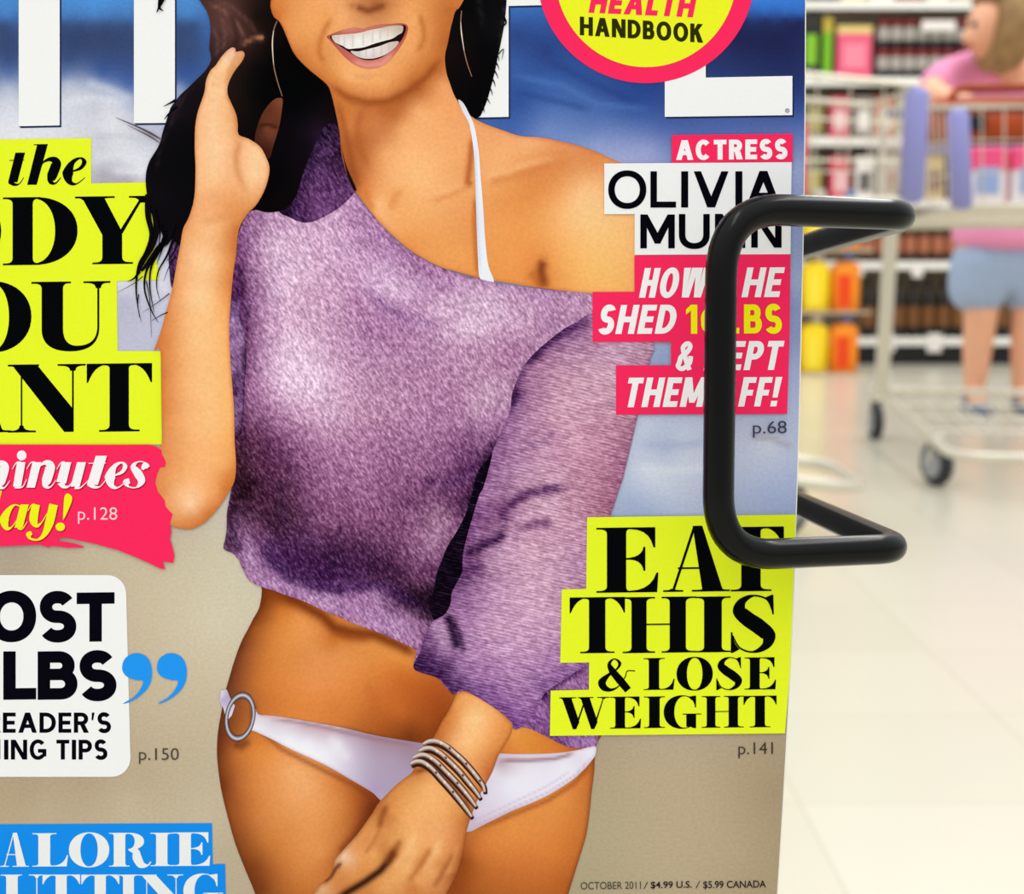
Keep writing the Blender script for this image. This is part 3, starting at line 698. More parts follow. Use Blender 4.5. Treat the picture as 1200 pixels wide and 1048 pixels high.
p = panel('headline_panel', [(743.3,299.6),(926,298),(924.8,400),(922,485),(721.7,486),(721.7,428.3),(786,428),(786,400.8),(694.3,400.8),(694.3,342.3),(743.3,342)], PNK)
k = Ink(); W2 = (248, 244, 246); Y2 = (246, 240, 20)
for s_, a, b_, yt, yb, c in (('HOW',748.5,832,314.2,349,W2),('S',845,866,314,348.6,W2),('HE',868.5,919.5,313.6,348.4,W2),('SHED',699,795.5,357.6,391.6,W2),('16',803.7,846,357.2,391.2,Y2),('L',850,866,357,391,Y2),('BS',871.5,915.8,356.8,390.8,Y2),
        ('&',791.2,815.3,400.4,434.4,W2),('KEPT',824,919,400,434,W2),('THEM',730,829.5,442.6,477.2,W2),('O',836,862,442.3,476.8,W2),('FF!',864.5,916.4,442,476.4,W2)):
    put_sans(k, s_, a, b_, yt, yb, 7.3, c, 15, slope=-0.006, shear=0.0 if c == Y2 else 0.20)
k.build('lettering', INK, p)
k = Ink(); put_text(k, 'p.68', 882, 921.5, 493.8, 508, (58, 60, 88), 13, bold=-0.002); k.build('page_reference', INK, mag)
p = panel('headline_panel', [(688,606),(932.3,603),(925.5,786),(919.5,859),(644.3,862),(645.3,809),(690,808),(690.3,776),(656.5,776.4),(658.3,690.3),(686.8,690)], YEL)
k = Ink()
for ch, a, b_, yt, yb in (('E',698.8,771.3,618,694),('A',777,855,616,693),('T',841.5,918.2,617.2,692.6),
        ('T',667.5,732.2,699.6,765),('H',729.5,815.5,699.2,764.6),('I',814.5,855.8,698.8,764),('S',855,911.5,697,764.5),
        ('&',699.2,744,770.8,809.3),('L',754,790.3,770.8,808),('O',792.6,835,770,808.4),('S',838.5,871,769.8,808.2),('E',872.2,909,770,807.6),
        ('W',655.4,714,816.6,854),('E',714.8,751,816,853.2),('I',754.4,779,815.8,852.6),('G',777.6,821.6,815,853),('H',822,871.3,815.2,852.2),('T',871,909.6,815,851.8)):
    put_letter(k, ch, a, b_, yt, yb, BLK, 15, slope=-0.012)
k.build('lettering', INK, p)
gr = (70, 62, 58)
k = Ink(); put_text(k, 'p.150', 163, 209.6, 877, 890.6, (78, 68, 60), 5, bold=-0.006, slope=0); k.build('page_reference', INK, mag)
k = Ink(); put_text(k, 'p.141', 865.2, 905.6, 870.4, 884, (62, 54, 52), 5, bold=-0.006); k.build('page_reference', INK, mag)
k = Ink(); put_text(k, 'OCTOBER 2011', 680.5, 751, 1034, 1042.4, gr, 5, bold=-0.004); put_text(k, '/', 754, 759.5, 1033.6, 1041.8, gr, 5, bold=-0.012)
put_text(k, '$4.99 U.S.', 762.5, 810.5, 1033.2, 1041, (40, 34, 34), 5, bold=0.010); put_text(k, '/', 815, 820.5, 1032.8, 1041, gr, 5, bold=-0.012)
put_text(k, '$5.99 CANADA', 824, 897.5, 1032.8, 1041, (40, 34, 34), 5, bold=0.008); k.build('price_line', INK, mag)
# ------------------------------------------------------------------ printed woman
def R(ox, oy, s, L): return [(ox+x/s, oy+y/s) for x, y in L]
skin = Ink()
# face, neck, chest
chest = [(316,-50),(318,-8),(317,8),(321,20),(327,25),(333,36),(343,60),(353,73),(366,85),(383,99),(388,110),(392,126),(396,145),(400,178),(404,196),(409,212),(416,224),(428,240),(444,260),(460,276),(476,290),(496,303),(516,313),(540,320),(562,326),(590,331),(636,338),(700,346),(770,350),(770,240),(735,196),(722,189),(700,178.5),(678,171),(654,165),(632,161),(610,159.5),(590,153),(573,147),(556,139),(546,128),(538,117),(533,105),(529,95),(525,80),(524,63),(528,40),(533,14),(540,10),(548,4),(552,-8),(546,-50),(540,-95),(515,-135),(470,-152),(425,-154),(380,-146),(342,-120),(322,-85)]
fc = [(430,-130,(240,168,110)),(360,-110,(232,152,92)),(510,-110,(220,136,78)),(430,-80,(246,178,120)),(375,-15,(244,172,110)),(495,-15,(232,152,92)),(318,-40,(215,130,65)),(540,-40,(215,130,65)),(430,-40,(240,165,105)),(320,5,(215,125,60)),(324,18,(205,110,50)),(333,25,(228,145,80)),(345,45,(232,152,88)),(355,15,(238,162,98)),(370,30,(240,165,98)),(382,20,(238,160,92)),(371,68,(226,145,80)),(352,66,(205,120,60)),(378,88,(208,122,60)),(385,60,(225,148,85)),(400,15,(242,170,112)),(405,25,(240,168,110)),(400,80,(242,170,105)),(412,92,(244,172,108)),(432,92,(240,166,102)),(432,108,(226,148,86)),(428,116,(205,122,64)),(450,100,(238,162,98)),(452,112,(214,132,72)),(395,100,(214,130,66)),(405,110,(208,122,62)),
 (440,4,(175,105,60)),(425,6,(200,128,78)),(450,3,(190,115,66)),(470,15,(236,160,98)),(482,10,(240,165,100)),(488,50,(240,162,98)),(480,62,(238,162,98)),(500,40,(228,148,86)),(512,20,(208,126,66)),(525,10,(190,108,52)),(520,35,(195,112,54)),(524,48,(180,98,44)),(505,70,(205,122,62)),(492,82,(205,122,62)),(474,86,(228,148,84)),(470,100,(216,134,74)),(482,96,(190,106,50)),(510,80,(180,96,42)),(545,5,(210,120,56)),
 (450,124,(182,98,48)),(430,126,(196,112,56)),(410,126,(205,120,62)),(470,116,(168,86,38)),(490,104,(170,88,40)),(505,92,(200,115,58)),(400,130,(205,120,60)),(410,150,(212,128,70)),(420,165,(180,98,50)),(402,160,(190,105,52)),(440,142,(206,126,74)),(440,168,(205,124,72)),(425,190,(195,112,60)),(432,180,(198,118,66)),(455,155,(210,130,76)),(465,138,(196,114,60)),(480,125,(214,134,80)),(472,150,(244,172,112)),(450,180,(242,168,108)),(490,128,(246,175,115)),(518,100,(240,165,105)),(512,118,(238,160,100)),(480,180,(250,184,124)),(530,140,(242,166,106)),(500,160,(244,172,112)),(460,210,(246,178,118)),(490,210,(252,190,130)),(515,225,(246,178,118)),(440,208,(232,152,92)),(428,225,(222,134,74)),(445,240,(252,190,132)),(437,247,(246,176,116)),(415,205,(165,84,42)),(420,218,(200,112,58)),(414,180,(182,100,50)),(430,236,(236,152,86)),(462,235,(238,160,96)),(460,262,(244,172,108)),(480,250,(246,174,110)),(500,265,(240,166,100)),(540,250,(236,158,96)),(545,200,(238,162,100)),(540,300,(240,162,92)),(500,300,(236,156,88)),(480,285,(234,150,80)),(560,320,(232,150,78)),(550,280,(232,152,86)),
 (580,165,(240,165,110)),(600,165,(242,170,112)),(620,168,(246,178,124)),(590,185,(246,178,118)),(575,205,(244,174,114)),(600,200,(238,162,98)),(640,172,(238,160,104)),(670,178,(226,146,92)),(690,182,(222,140,82)),(600,218,(234,154,88)),(640,192,(222,138,78)),(660,190,(220,136,76)),(620,205,(224,140,78)),(700,190,(226,142,84)),(590,235,(232,150,84)),(620,230,(228,144,78)),(650,225,(236,156,90)),(690,218,(250,190,132)),(678,230,(252,196,140)),(720,210,(244,178,120)),(580,270,(240,160,90)),(600,260,(238,156,86)),(625,270,(240,160,88)),(660,255,(252,188,124)),(690,260,(254,200,136)),(730,250,(252,192,128)),(740,320,(250,182,108)),(710,320,(252,190,112)),(685,325,(250,186,108)),(660,310,(246,172,96)),(600,310,(240,156,84)),(620,325,(236,148,76)),(630,300,(234,146,76)),(645,325,(232,146,74)),(730,230,(246,182,120))]
st_f = [([(636,305),(634,318),(638,336)],(120,52,20),6,.85),([(620,318),(632,330),(640,338)],(170,84,38),7,.5),
 ([(505,232),(530,222),(548,216)],(250,186,128),4,.6),([(505,236),(530,228),(550,218)],(220,138,78),4,.5),([(570,208),(590,202),(620,192),(650,186)],(250,186,130),4,.6),([(572,214),(600,208),(625,200),(648,190)],(212,126,66),5,.5),
 ([(554,160),(551,190),(548,214),(553,216)],(176,86,36),4,.8),([(557,230),(556,260),(558,300),(561,322)],(190,98,44),3,.8),
 ([(388,22),(380,36),(375,50),(374,62),(380,74)],(190,106,50),3.5,.65),([(489,14),(496,30),(497,46),(490,60)],(186,104,48),3.5,.65),([(414,88),(430,91),(448,87)],(206,124,66),3,.5),([(405,117),(415,122),(430,124),(450,122)],(170,92,46),3,.4),([(478,30),(486,24),(490,15)],(246,180,120),4,.5),
 ([(417,8),(432,13),(452,6)],(120,58,30),4,.8),([(410,4),(416,10)],(190,112,60),4,.6),
 ([(388,100),(405,113),(430,120),(455,119),(480,106),(500,90),(516,70)],(150,72,30),4,.75),
 ([(396,120),(404,150),(414,200),(420,222)],(150,72,34),4,.5),([(425,128),(418,150),(421,172),(432,195)],(172,90,44),4,.5),([(428,222),(432,236),(438,246)],(202,112,52),4,.5),
 ([(470,222),(462,232),(458,246)],(220,138,78),4,.5),([(400,86),(425,92),(450,88)],(250,184,124),6,.4)]
skin.add([(cr(chest, 3), [])], 5, ctrl=fc, strokes=st_f, step=3.4, edge=((190,100,48), 2.5, .45))
# torso and thighs
torso = [(300,640),(304,680),(307,692),(304,712),(297,725),(291,737),(284,750),(278,765),(273,780),(269,794),(264,812),(259,838),(256,855),(254.6,872),(254.8,890),(258,917),(262,937),(267,957),(276,989),(288,1020),(298,1044),(306,1070),(318,1110),(560,1130),(600,1120),(640,1100),(660,1065),(667,1044),(676,1015),(682,996),(687,978),(690.5,955),(693,930),(696,906),(697,886),(699,872),(720,800),(640,640)]
tc_ = [(310,690,(120,52,16)),(304,708,(110,46,16)),(298,730,(120,58,26)),(284,758,(110,54,30)),(274,788,(112,58,34)),(265,815,(104,54,36)),(300,735,(165,88,36)),(290,765,(160,86,44)),(282,795,(150,80,40)),(330,700,(150,72,26)),(328,715,(205,118,50)),(345,706,(190,100,36)),(320,740,(212,128,58)),(310,770,(205,122,56)),(300,800,(198,114,52)),(350,722,(230,148,78)),(362,740,(230,150,84)),(350,770,(220,138,72)),(340,800,(226,138,72)),(325,825,(212,122,56)),(375,735,(224,140,72)),(390,750,(200,112,46)),(400,765,(226,146,82)),(375,770,(226,146,84)),(400,800,(230,142,76)),(370,805,(232,146,82)),(390,830,(216,126,60)),(350,830,(222,132,62)),(440,762,(226,144,72)),(465,765,(232,148,74)),(482,762,(240,160,84)),(484,775,(226,140,62)),(430,790,(222,134,66)),(470,790,(205,110,46)),(440,820,(204,112,50)),(410,835,(212,124,58)),(480,805,(190,98,40)),(505,800,(185,92,38)),(520,815,(170,80,32)),(470,835,(196,104,44)),(500,845,(165,80,30)),(515,850,(140,64,22)),(450,852,(170,86,34)),(480,862,(120,56,20)),(420,848,(190,106,46)),(524,835,(150,70,26)),
 (257,880,(110,54,28)),(262,920,(116,54,24)),(258,860,(100,48,28)),(270,868,(150,74,34)),(275,885,(190,108,50)),(290,870,(206,122,54)),(303,878,(222,136,64)),(310,868,(216,128,58)),(330,890,(236,156,92)),(345,905,(244,172,112)),(365,920,(240,168,108)),(350,930,(240,166,106)),(320,915,(230,148,84)),(300,920,(216,134,70)),(280,920,(186,104,50)),(283,950,(178,98,46)),(300,960,(205,124,64)),(283,980,(150,80,38)),(310,985,(202,120,58)),(340,970,(222,142,78)),(370,960,(232,154,90)),(385,930,(226,146,82)),(395,915,(212,126,62)),(400,940,(216,134,70)),(410,925,(190,104,46)),(298,1015,(132,66,28)),(308,1040,(124,62,26)),(325,1040,(172,96,44)),(325,1010,(196,114,54)),(350,1020,(216,134,70)),(378,1000,(228,148,82)),(370,1035,(206,124,62)),(350,1045,(196,112,52)),(410,950,(196,112,52)),(428,940,(150,70,30)),(436,946,(110,44,18)),(420,975,(172,90,42)),(400,985,(204,122,60)),(390,1010,(196,110,52)),(430,965,(140,66,28)),(350,1110,(180,100,45)),
 (640,955,(226,142,72)),(680,912,(218,128,58)),(690,930,(196,112,54)),(684,950,(206,120,56)),(660,935,(228,146,74)),(600,970,(228,144,72)),(572,985,(222,134,66)),(560,1000,(206,116,54)),(610,1010,(212,122,58)),(650,1000,(218,128,60)),(676,985,(204,116,52)),(560,1035,(180,98,42)),(545,1010,(150,72,28)),(600,1040,(190,104,46)),(650,1030,(196,108,48)),(664,1035,(180,96,40)),(538,1040,(150,72,28)),(620,866,(222,140,58)),(600,858,(236,158,78)),(605,872,(226,142,66)),(640,873,(216,128,54)),(665,880,(206,112,44)),(590,875,(210,122,56)),(600,1110,(180,95,40)),(690,876,(150,70,30))]
st_t = [([(322,694),(350,706),(378,722),(392,736),(410,741),(440,744),(470,757),(490,768)],(112,46,14),7,.85),([(392,741),(410,747),(432,748)],(150,70,24),5,.6),
 ([(300,852),(330,878),(380,903),(414,920),(440,938)],(120,56,26),3,.5),([(560,972),(600,955),(642,938),(672,919),(692,896)],(150,74,34),3,.6),
 ([(275,872),(283,874),(292,868)],(90,40,20),5,.6),([(300,835),(297,848),(298,825)],(110,60,34),4,.7),
 ([(447,940),(432,957),(416,981),(398,1003)],(112,48,18),7,.7),([(334,844),(370,850),(410,856),(450,865),(490,874)],(110,50,22),3,.55),([(430,800),(440,825),(442,845)],(186,98,42),7,.3)]
skin.add([(cr(torso, 3), [])], 5, ctrl=tc_, strokes=st_t, step=3.4, edge=((100,46,20), 3, .45))
# fingers of the raised hand behind the hair edge (in shade)
skin.add(blob([(329,115),(320,118),(308,133),(300,155),(300,168),(310,178),(316,186),(321,170),(328,146),(331.5,120)]), 10.5, ctrl=[(328,120,(130,72,46)),(318,125,(96,48,30)),(305,150,(70,34,24)),(312,150,(120,66,46)),(325,145,(96,48,32)),(314,175,(60,26,18)),(318,160,(110,58,40))], strokes=[([(304,148),(314,146),(326,150)],(50,20,14),2,.8)], step=3)
# raised forearm and hand
arm = [(272,56),(266,60),(259,68),(253,77),(247,83),(242,94),(240,108),(236,120),(232,132),(229,150),(228.6,175),(229.5,200),(228,232),(222,254),(215,268),(212,285),(208,306),(202,340),(196,362),(190,385),(183,405),(181,411.6),(188.6,411.6),(189.5,470),(190,520.5),(178,523),(177,550),(180,580),(188,604),(198,614),(205,617.5),(214,619.5),(224,620),(234,616),(243,610),(252,600),(260,590),(268,577),(275,564),(277,545),(275.5,520),(275,500),(274.5,478),(272,445),(270.5,425),(269,385),(271,350),(274,318),(277,298),(280,270),(290,251),(300,241),(309,226),(314.5,210),(316,196),(312,184),(305,172),(292,163),(280,158),(279,146),(277,134),(271,120),(267,110),(268,98),(275,84),(284,72),(287,64),(284,60),(277,61),(276,57)]
ac = [(273,62,(240,200,178)),(282,66,(226,160,110)),(266,76,(252,206,160)),(272,82,(228,160,104)),(256,86,(250,200,150)),(262,96,(250,198,148)),(246,100,(250,198,150)),(256,112,(252,202,152)),(244,120,(250,194,146)),(264,118,(246,188,136)),(238,135,(250,190,145)),(250,140,(250,194,144)),(262,128,(250,194,142)),(272,135,(236,170,116)),(268,150,(250,192,140)),(276,152,(226,156,104)),(233,160,(246,184,136)),(242,175,(252,196,146)),(258,175,(254,206,160)),(270,165,(248,188,138)),(276,180,(240,170,122)),(290,168,(250,194,146)),(300,180,(254,206,160)),(308,198,(250,196,148)),(300,205,(254,208,162)),(285,195,(250,192,142)),(275,205,(242,176,126)),(290,222,(248,190,138)),(304,220,(240,176,124)),(278,225,(240,168,112)),(234,195,(248,188,138)),(240,215,(250,190,140)),(255,205,(252,200,150)),(234,235,(240,172,120)),(250,235,(242,170,116)),(268,240,(232,156,98)),(285,240,(230,152,92)),(226,252,(238,166,112)),(222,268,(236,162,106)),(236,262,(248,186,132)),(250,268,(250,192,138)),(266,262,(236,160,100)),(276,270,(206,120,62)),(276,290,(204,116,58)),(214,300,(238,166,110)),(228,298,(252,198,148)),(245,310,(253,204,154)),(262,305,(240,166,104)),(270,320,(222,138,74)),(272,335,(212,124,60)),(206,340,(232,152,92)),(218,345,(250,190,138)),(236,350,(253,206,152)),(252,350,(252,192,132)),(264,355,(242,164,96)),(200,372,(224,142,80)),(215,380,(246,180,122)),(196,400,(218,132,70)),(210,410,(240,168,108)),(228,400,(252,196,138)),(250,405,(252,192,130)),(264,410,(250,182,114)),(193,440,(212,124,64)),(204,445,(236,160,98)),(222,450,(250,186,126)),(245,455,(252,194,134)),(265,460,(250,184,116)),(193,480,(216,128,66)),(205,490,(238,162,100)),(230,500,(250,188,128)),(258,500,(252,190,126)),(270,510,(244,170,98)),(192,530,(224,140,80)),(208,545,(238,160,98)),(235,545,(248,180,120)),(262,545,(246,174,108)),(272,555,(216,128,62)),(192,575,(226,144,84)),(208,580,(246,182,130)),(224,592,(253,208,168)),(240,585,(246,176,120)),(255,575,(238,158,94)),(264,572,(206,118,54)),(200,605,(230,152,94)),(215,614,(222,136,76)),(230,612,(214,128,68)),(246,602,(204,114,54))]
st_a = [([(279,63),(274,74),(268,86),(265,97)],(206,134,84),2,.55),([(248,98),(254,101),(260,100)],(222,152,104),1.5,.5),([(243,116),(250,118),(258,116)],(226,156,108),1.5,.4),([(269,59),(276,58),(280,62)],(246,220,206),2.5,.6),([(284,165),(278,180),(276,196),(281,212)],(214,138,88),2.5,.45),([(267,112),(272,122),(277,136),(279,152)],(206,130,78),2.5,.6),([(280,160),(277,185),(282,210),(290,228)],(216,140,88),4,.5),([(236,262),(260,254),(284,256)],(222,146,90),5,.4),([(246,84),(254,90),(262,98)],(236,176,126),3,.4),([(252,140),(250,170),(254,196)],(252,206,160),8,.4),([(256,100),(250,130),(248,160)],(253,208,164),5,.4)]
skin.add([(cr(arm, 3), [])], 11, ctrl=ac, strokes=st_a, step=3.2, edge=((196,110,54), 2.5, .5))
# lowered forearm and hand
hand = [(538,811),(546,810),(556,813),(572,822),(583,830),(591,838),(600,848),(600,856),(597,864),(592,872),(587,880),(583,888),(578,902),(572,914),(563,930),(556,946),(551,960),(549,966),(546,978),(542,1000),(535,1024),(524,1046),(515,1070),(490,1100),(400,1100),(366,1062),(369,1045),(378,1034),(386,1027),(390,1017),(392,1009),(395,1004),(404,994),(413,984),(420,976),(430,962),(437,952),(443,942),(452,932),(464,920),(474,912),(483,905),(487,896),(496,880),(508,864),(513,855),(518,845),(524,836),(530,824),(534,815)]
hc = [(546,818,(240,166,98)),(532,836,(222,138,74)),(526,850,(214,130,68)),(560,840,(254,204,146)),(545,845,(252,192,130)),(572,835,(246,178,112)),(580,850,(240,164,98)),(594,855,(226,142,72)),(515,866,(196,112,54)),(530,868,(240,166,106)),(545,870,(252,196,136)),(565,868,(246,178,112)),(578,880,(224,144,76)),(583,886,(200,110,58)),(562,905,(226,146,80)),(570,905,(200,110,58)),(545,890,(244,172,108)),(490,912,(216,140,76)),(480,920,(222,148,84)),(500,920,(244,176,112)),(512,912,(236,166,100)),(530,930,(240,168,102)),(540,952,(222,146,80)),(546,960,(196,112,54)),(515,945,(244,176,112)),(490,945,(244,178,112)),(470,932,(226,152,86)),(458,938,(214,138,76)),(448,950,(192,114,58)),(456,960,(205,126,66)),(460,950,(228,150,84)),(475,960,(242,172,106)),(500,965,(240,168,106)),(524,972,(236,162,102)),(542,980,(205,124,70)),(440,965,(216,142,78)),(438,978,(228,154,90)),(428,985,(222,146,82)),(446,990,(210,134,74)),(460,985,(230,158,92)),(480,985,(244,178,114)),(415,995,(228,152,92)),(404,1003,(246,206,176)),(410,1008,(236,180,140)),(425,1008,(232,158,94)),(440,1000,(238,168,100)),(450,1002,(206,128,64)),(398,1022,(214,138,76)),(412,1026,(226,150,86)),(425,1018,(224,146,80)),(388,1032,(220,146,88)),(466,1004,(212,132,68)),(484,1000,(250,190,126)),(476,1016,(248,186,120)),(462,1030,(240,172,106)),(500,1000,(228,148,84)),(495,1012,(206,124,64)),(512,1000,(244,180,118)),(506,1020,(240,172,108)),(492,1034,(236,164,102)),(485,1040,(204,122,62)),(525,1000,(226,146,86)),(522,1016,(196,116,60)),(528,1020,(220,142,84)),(515,1036,(218,142,84)),(538,1005,(186,106,54)),(532,1025,(160,86,42)),(448,1042,(232,160,94)),(434,1044,(210,136,76)),(380,1044,(226,170,124)),(400,1042,(206,128,66)),(445,1080,(220,145,80)),(510,1060,(205,125,70))]
st_h = [([(464,994),(456,1008),(446,1020),(428,1033),(408,1045),(392,1056)],(46,16,8),4.2,.95),([(470,984),(460,1000),(450,1012)],(150,78,34),4,.6),
 ([(453,944),(448,956),(444,970)],(146,76,34),3.5,.75),([(446,970),(438,986),(428,1000)],(168,94,46),2.5,.4),([(400,1011),(394,1017),(388,1027),(380,1034)],(80,32,16),2.4,.85),
 ([(505,994),(494,1012),(478,1034)],(176,100,48),3.5,.55),([(532,1000),(522,1018),(508,1040)],(160,88,42),3.2,.6),([(488,976),(478,996),(462,1018)],(253,200,140),4,.5),([(516,984),(508,1002),(496,1022)],(252,196,138),4,.5),([(536,990),(532,1006),(522,1026)],(240,172,112),3,.4),
 ([(484,906),(500,900),(520,908),(545,935),(551,958)],(120,60,28),3.5,.75)]
skin.add([(cr(hand, 3), [])], 8.5, ctrl=hc, strokes=st_h, step=2.8, edge=((150,80,36), 2.5, .5))
person = skin.build('printed_person', INK_SKIN, mag)
person['label'] = 'woman in a purple sweater and white bikini printed on the cover'

# mouth
k = Ink()
k.add(blob([(383,43),(390,39.5),(400,35.5),(410,33),(417,32),(425,33.5),(434,31),(446,28.5),(460,28),(472,27.5),(478,31),(477,40),(473,49),(466,60),(457,71),(447,78),(436,80.8),(424,79.5),(414,75),(404,67),(394,56),(387,48)]), 6, ctrl=[(384,43,(170,80,70)),(400,38,(196,110,96)),(420,34,(206,120,106)),(450,30,(200,110,96)),(476,32,(170,80,66)),(470,55,(196,100,88)),(455,72,(214,124,112)),(436,79,(206,118,100)),(418,76,(206,108,98)),(400,62,(190,96,84))], strokes=[([(414,72),(430,77),(448,75),(460,64)],(236,160,150),3.5,.7),([(400,36),(418,33)],(230,150,136),2,.5)], step=2.4)
k.add(blob([(387,43),(396,41),(410,40),(430,36),(450,32),(470,29.5),(475.5,31),(475,38),(470,48),(462,57),(450,66),(437,70.5),(424,69.5),(412,63),(400,55),(391,49)]), 7, (34,12,14))
k.build('lips', INK, person)
k = Ink()
up_t = [(389,42.5),(398,41),(410,40),(421,38.5),(433,35.5),(446,33),(458,30.5),(469,30),(472.5,31.5),(471.5,38),(466,41.5),(460,45.5),(451,48),(440,51),(427,55.5),(416,57),(408,57.5),(402,54),(397,52),(392,49)]
k.add(blob(up_t, 4), 8, ctrl=[(391,45,(206,196,186)),(402,48,(240,236,232)),(420,48,(248,247,246)),(440,43,(246,244,240)),(455,40,(236,228,216)),(468,34,(196,178,160)),(410,42,(222,204,196)),(430,38,(224,208,198)),(450,34,(210,186,172)),(418,55,(238,236,232)),(440,50,(232,226,220))], strokes=[([(x,y),(x-0.5,y+h)],(204,188,180),0.9,.7) for x,y,h in ((397,42,9),(404,41,14),(414,40,16),(426,38.5,16),(437,36,14),(446,34,13),(455,32,12),(463,31,9))], step=1.8)
lo_t = [(411,60),(420,60.5),(432,57.5),(444,54.5),(456,50),(466,48.5),(467,51),(462,57),(454,63),(446,66.5),(436,69),(425,68.5),(416,65)]
k.add(blob(lo_t, 4), 8, ctrl=[(413,61,(206,196,192)),(430,63,(236,232,232)),(446,60,(232,224,220)),(463,51,(206,186,174)),(436,68,(216,196,194)),(420,66,(214,202,200))], strokes=[([(x,y),(x,y+h)],(196,176,170),0.9,.6) for x,y,h in ((421,60,7),(429,58,10),(438,56,12),(447,53,12),(456,50,11))], step=1.8)
t = k.build('teeth', INK, person)

# brows and eyes, above the framed part of the cover
k = Ink()
for cx, s in ((378, -1), (488, 1)):
    k.add(blob([(cx-26, -60), (cx-10, -70), (cx+10, -70), (cx+26, -60), (cx+8, -52), (cx-10, -52)], 4), 7, (240, 236, 230))
    k.add([(np.array(ell(cx, -61, 10, 10, n=20)[:-1]), [])], 7.4, (60, 34, 20))
    k.add(stroke([(cx-28, -60), (cx-10, -71), (cx+10, -71), (cx+28, -61)], [1, 4, 4, 1.5]), 7.8, (16, 12, 12))
    k.add(stroke([(cx-32, -84), (cx-6, -95), (cx+20, -93), (cx+34, -84)], [3, 8, 7, 2]), 7, (40, 26, 20))
k.build('eyes', INK, person)
# hair
hair = Ink()
hair.add(blob([(212,-50),(232,-120),(285,-172),(360,-190),(430,-192),(505,-188),(565,-160),(598,-100),(598,-40),(560,0),(300,0)]), 4.6, (24, 16, 18))
hL = [(214,-60),(222,-20),(234,0),(242,12),(246,24),(247,38),(245.5,57),(248,70),(241,83),(230,94),(221,103),(212,111),(206,119),(200,127),(195,143),(191,155),(188,167),(183,177),(176,188),(172,200),(171,212),(172,224),(174,236),(180,250),(186,262),(194,272),(202,280),(212,290),(225,300),(240,300),(262,300),(275,285),(284,262),(291,250),(300,246),(312,249),(326,248),(336,244),(346,232),(352,215),(357,198),(368,172),(378,152),(388,144),(397,152),(402,182),(407,204),(414,222),(418,222),(410,204),(404,188),(400,168),(396,145),(392,126),(388,110),(383,99),(366,85),(353,73),(343,60),(333,36),(327,25),(321,20),(317,8),(318,-8),(318,-60)]
hair.add([(cr(hL, 2), [])], 10, ctrl=[(230,-20,(60,36,34)),(250,10,(82,52,46)),(265,10,(92,60,54)),(280,20,(70,42,38)),(255,40,(70,44,44)),(270,35,(96,62,56)),(290,40,(66,40,36)),(300,20,(24,14,12)),(310,-10,(30,18,16)),(320,60,(6,5,6)),(300,80,(10,7,8)),(280,70,(40,24,22)),(300,110,(5,4,5)),(340,90,(3,3,4)),(350,130,(3,3,5)),(370,110,(3,3,4)),(330,200,(4,3,5)),(310,230,(4,3,5)),(360,170,(14,8,18)),(376,158,(40,22,46)),(230,110,(16,12,18)),(210,130,(22,16,22)),(200,160,(12,10,14)),(190,200,(8,7,10)),(215,200,(8,7,10)),(220,160,(8,7,10)),(180,230,(16,12,18)),(200,260,(10,8,12)),(240,270,(10,8,12)),(390,150,(20,10,16)),(404,196,(30,14,14)),(280,130,(24,14,12)),(275,110,(30,18,16))],
 strokes=[([(246,5),(262,12),(278,28),(286,44)],(132,92,82),2,.7),([(252,0),(272,8),(292,26),(300,40)],(110,74,66),2,.6),([(250,30),(256,50),(254,66)],(110,78,76),2,.6),([(260,20),(264,40),(262,60)],(118,80,74),1.8,.6),([(270,16),(278,40),(276,56)],(40,22,20),2.5,.6),([(284,52),(296,46),(306,44)],(180,112,84),2.4,.7),([(304,42),(308,46)],(206,140,104),3,.8),([(212,112),(204,130),(200,150)],(60,46,60),2,.5),([(226,100),(214,118),(206,140)],(52,40,52),1.6,.5),([(196,150),(188,175),(184,200)],(46,36,48),1.6,.5)], step=4)
hR = [(536,-60),(544,-8),(539,8),(534,14),(529,30),(525,50),(521.5,66),(523,84),(527,97),(534,115),(545,128),(553,137),(560,138),(564,134),(570,120),(574,107),(579,88),(584,64),(588,45),(591,28),(593,10),(594,-8),(596,-60)]
hair.add([(cr(hR, 3), [])], 6, ctrl=[(550,0,(4,4,6)),(590,0,(10,10,14)),(570,60,(4,4,6)),(585,30,(14,14,18)),(560,120,(4,4,6)),(530,60,(20,12,10)),(588,-40,(20,16,16))], strokes=[([(592,5),(590,25),(585,55)],(60,58,64),1.5,.5),([(560,-5),(566,30)],(46,40,42),2,.5)], step=5)
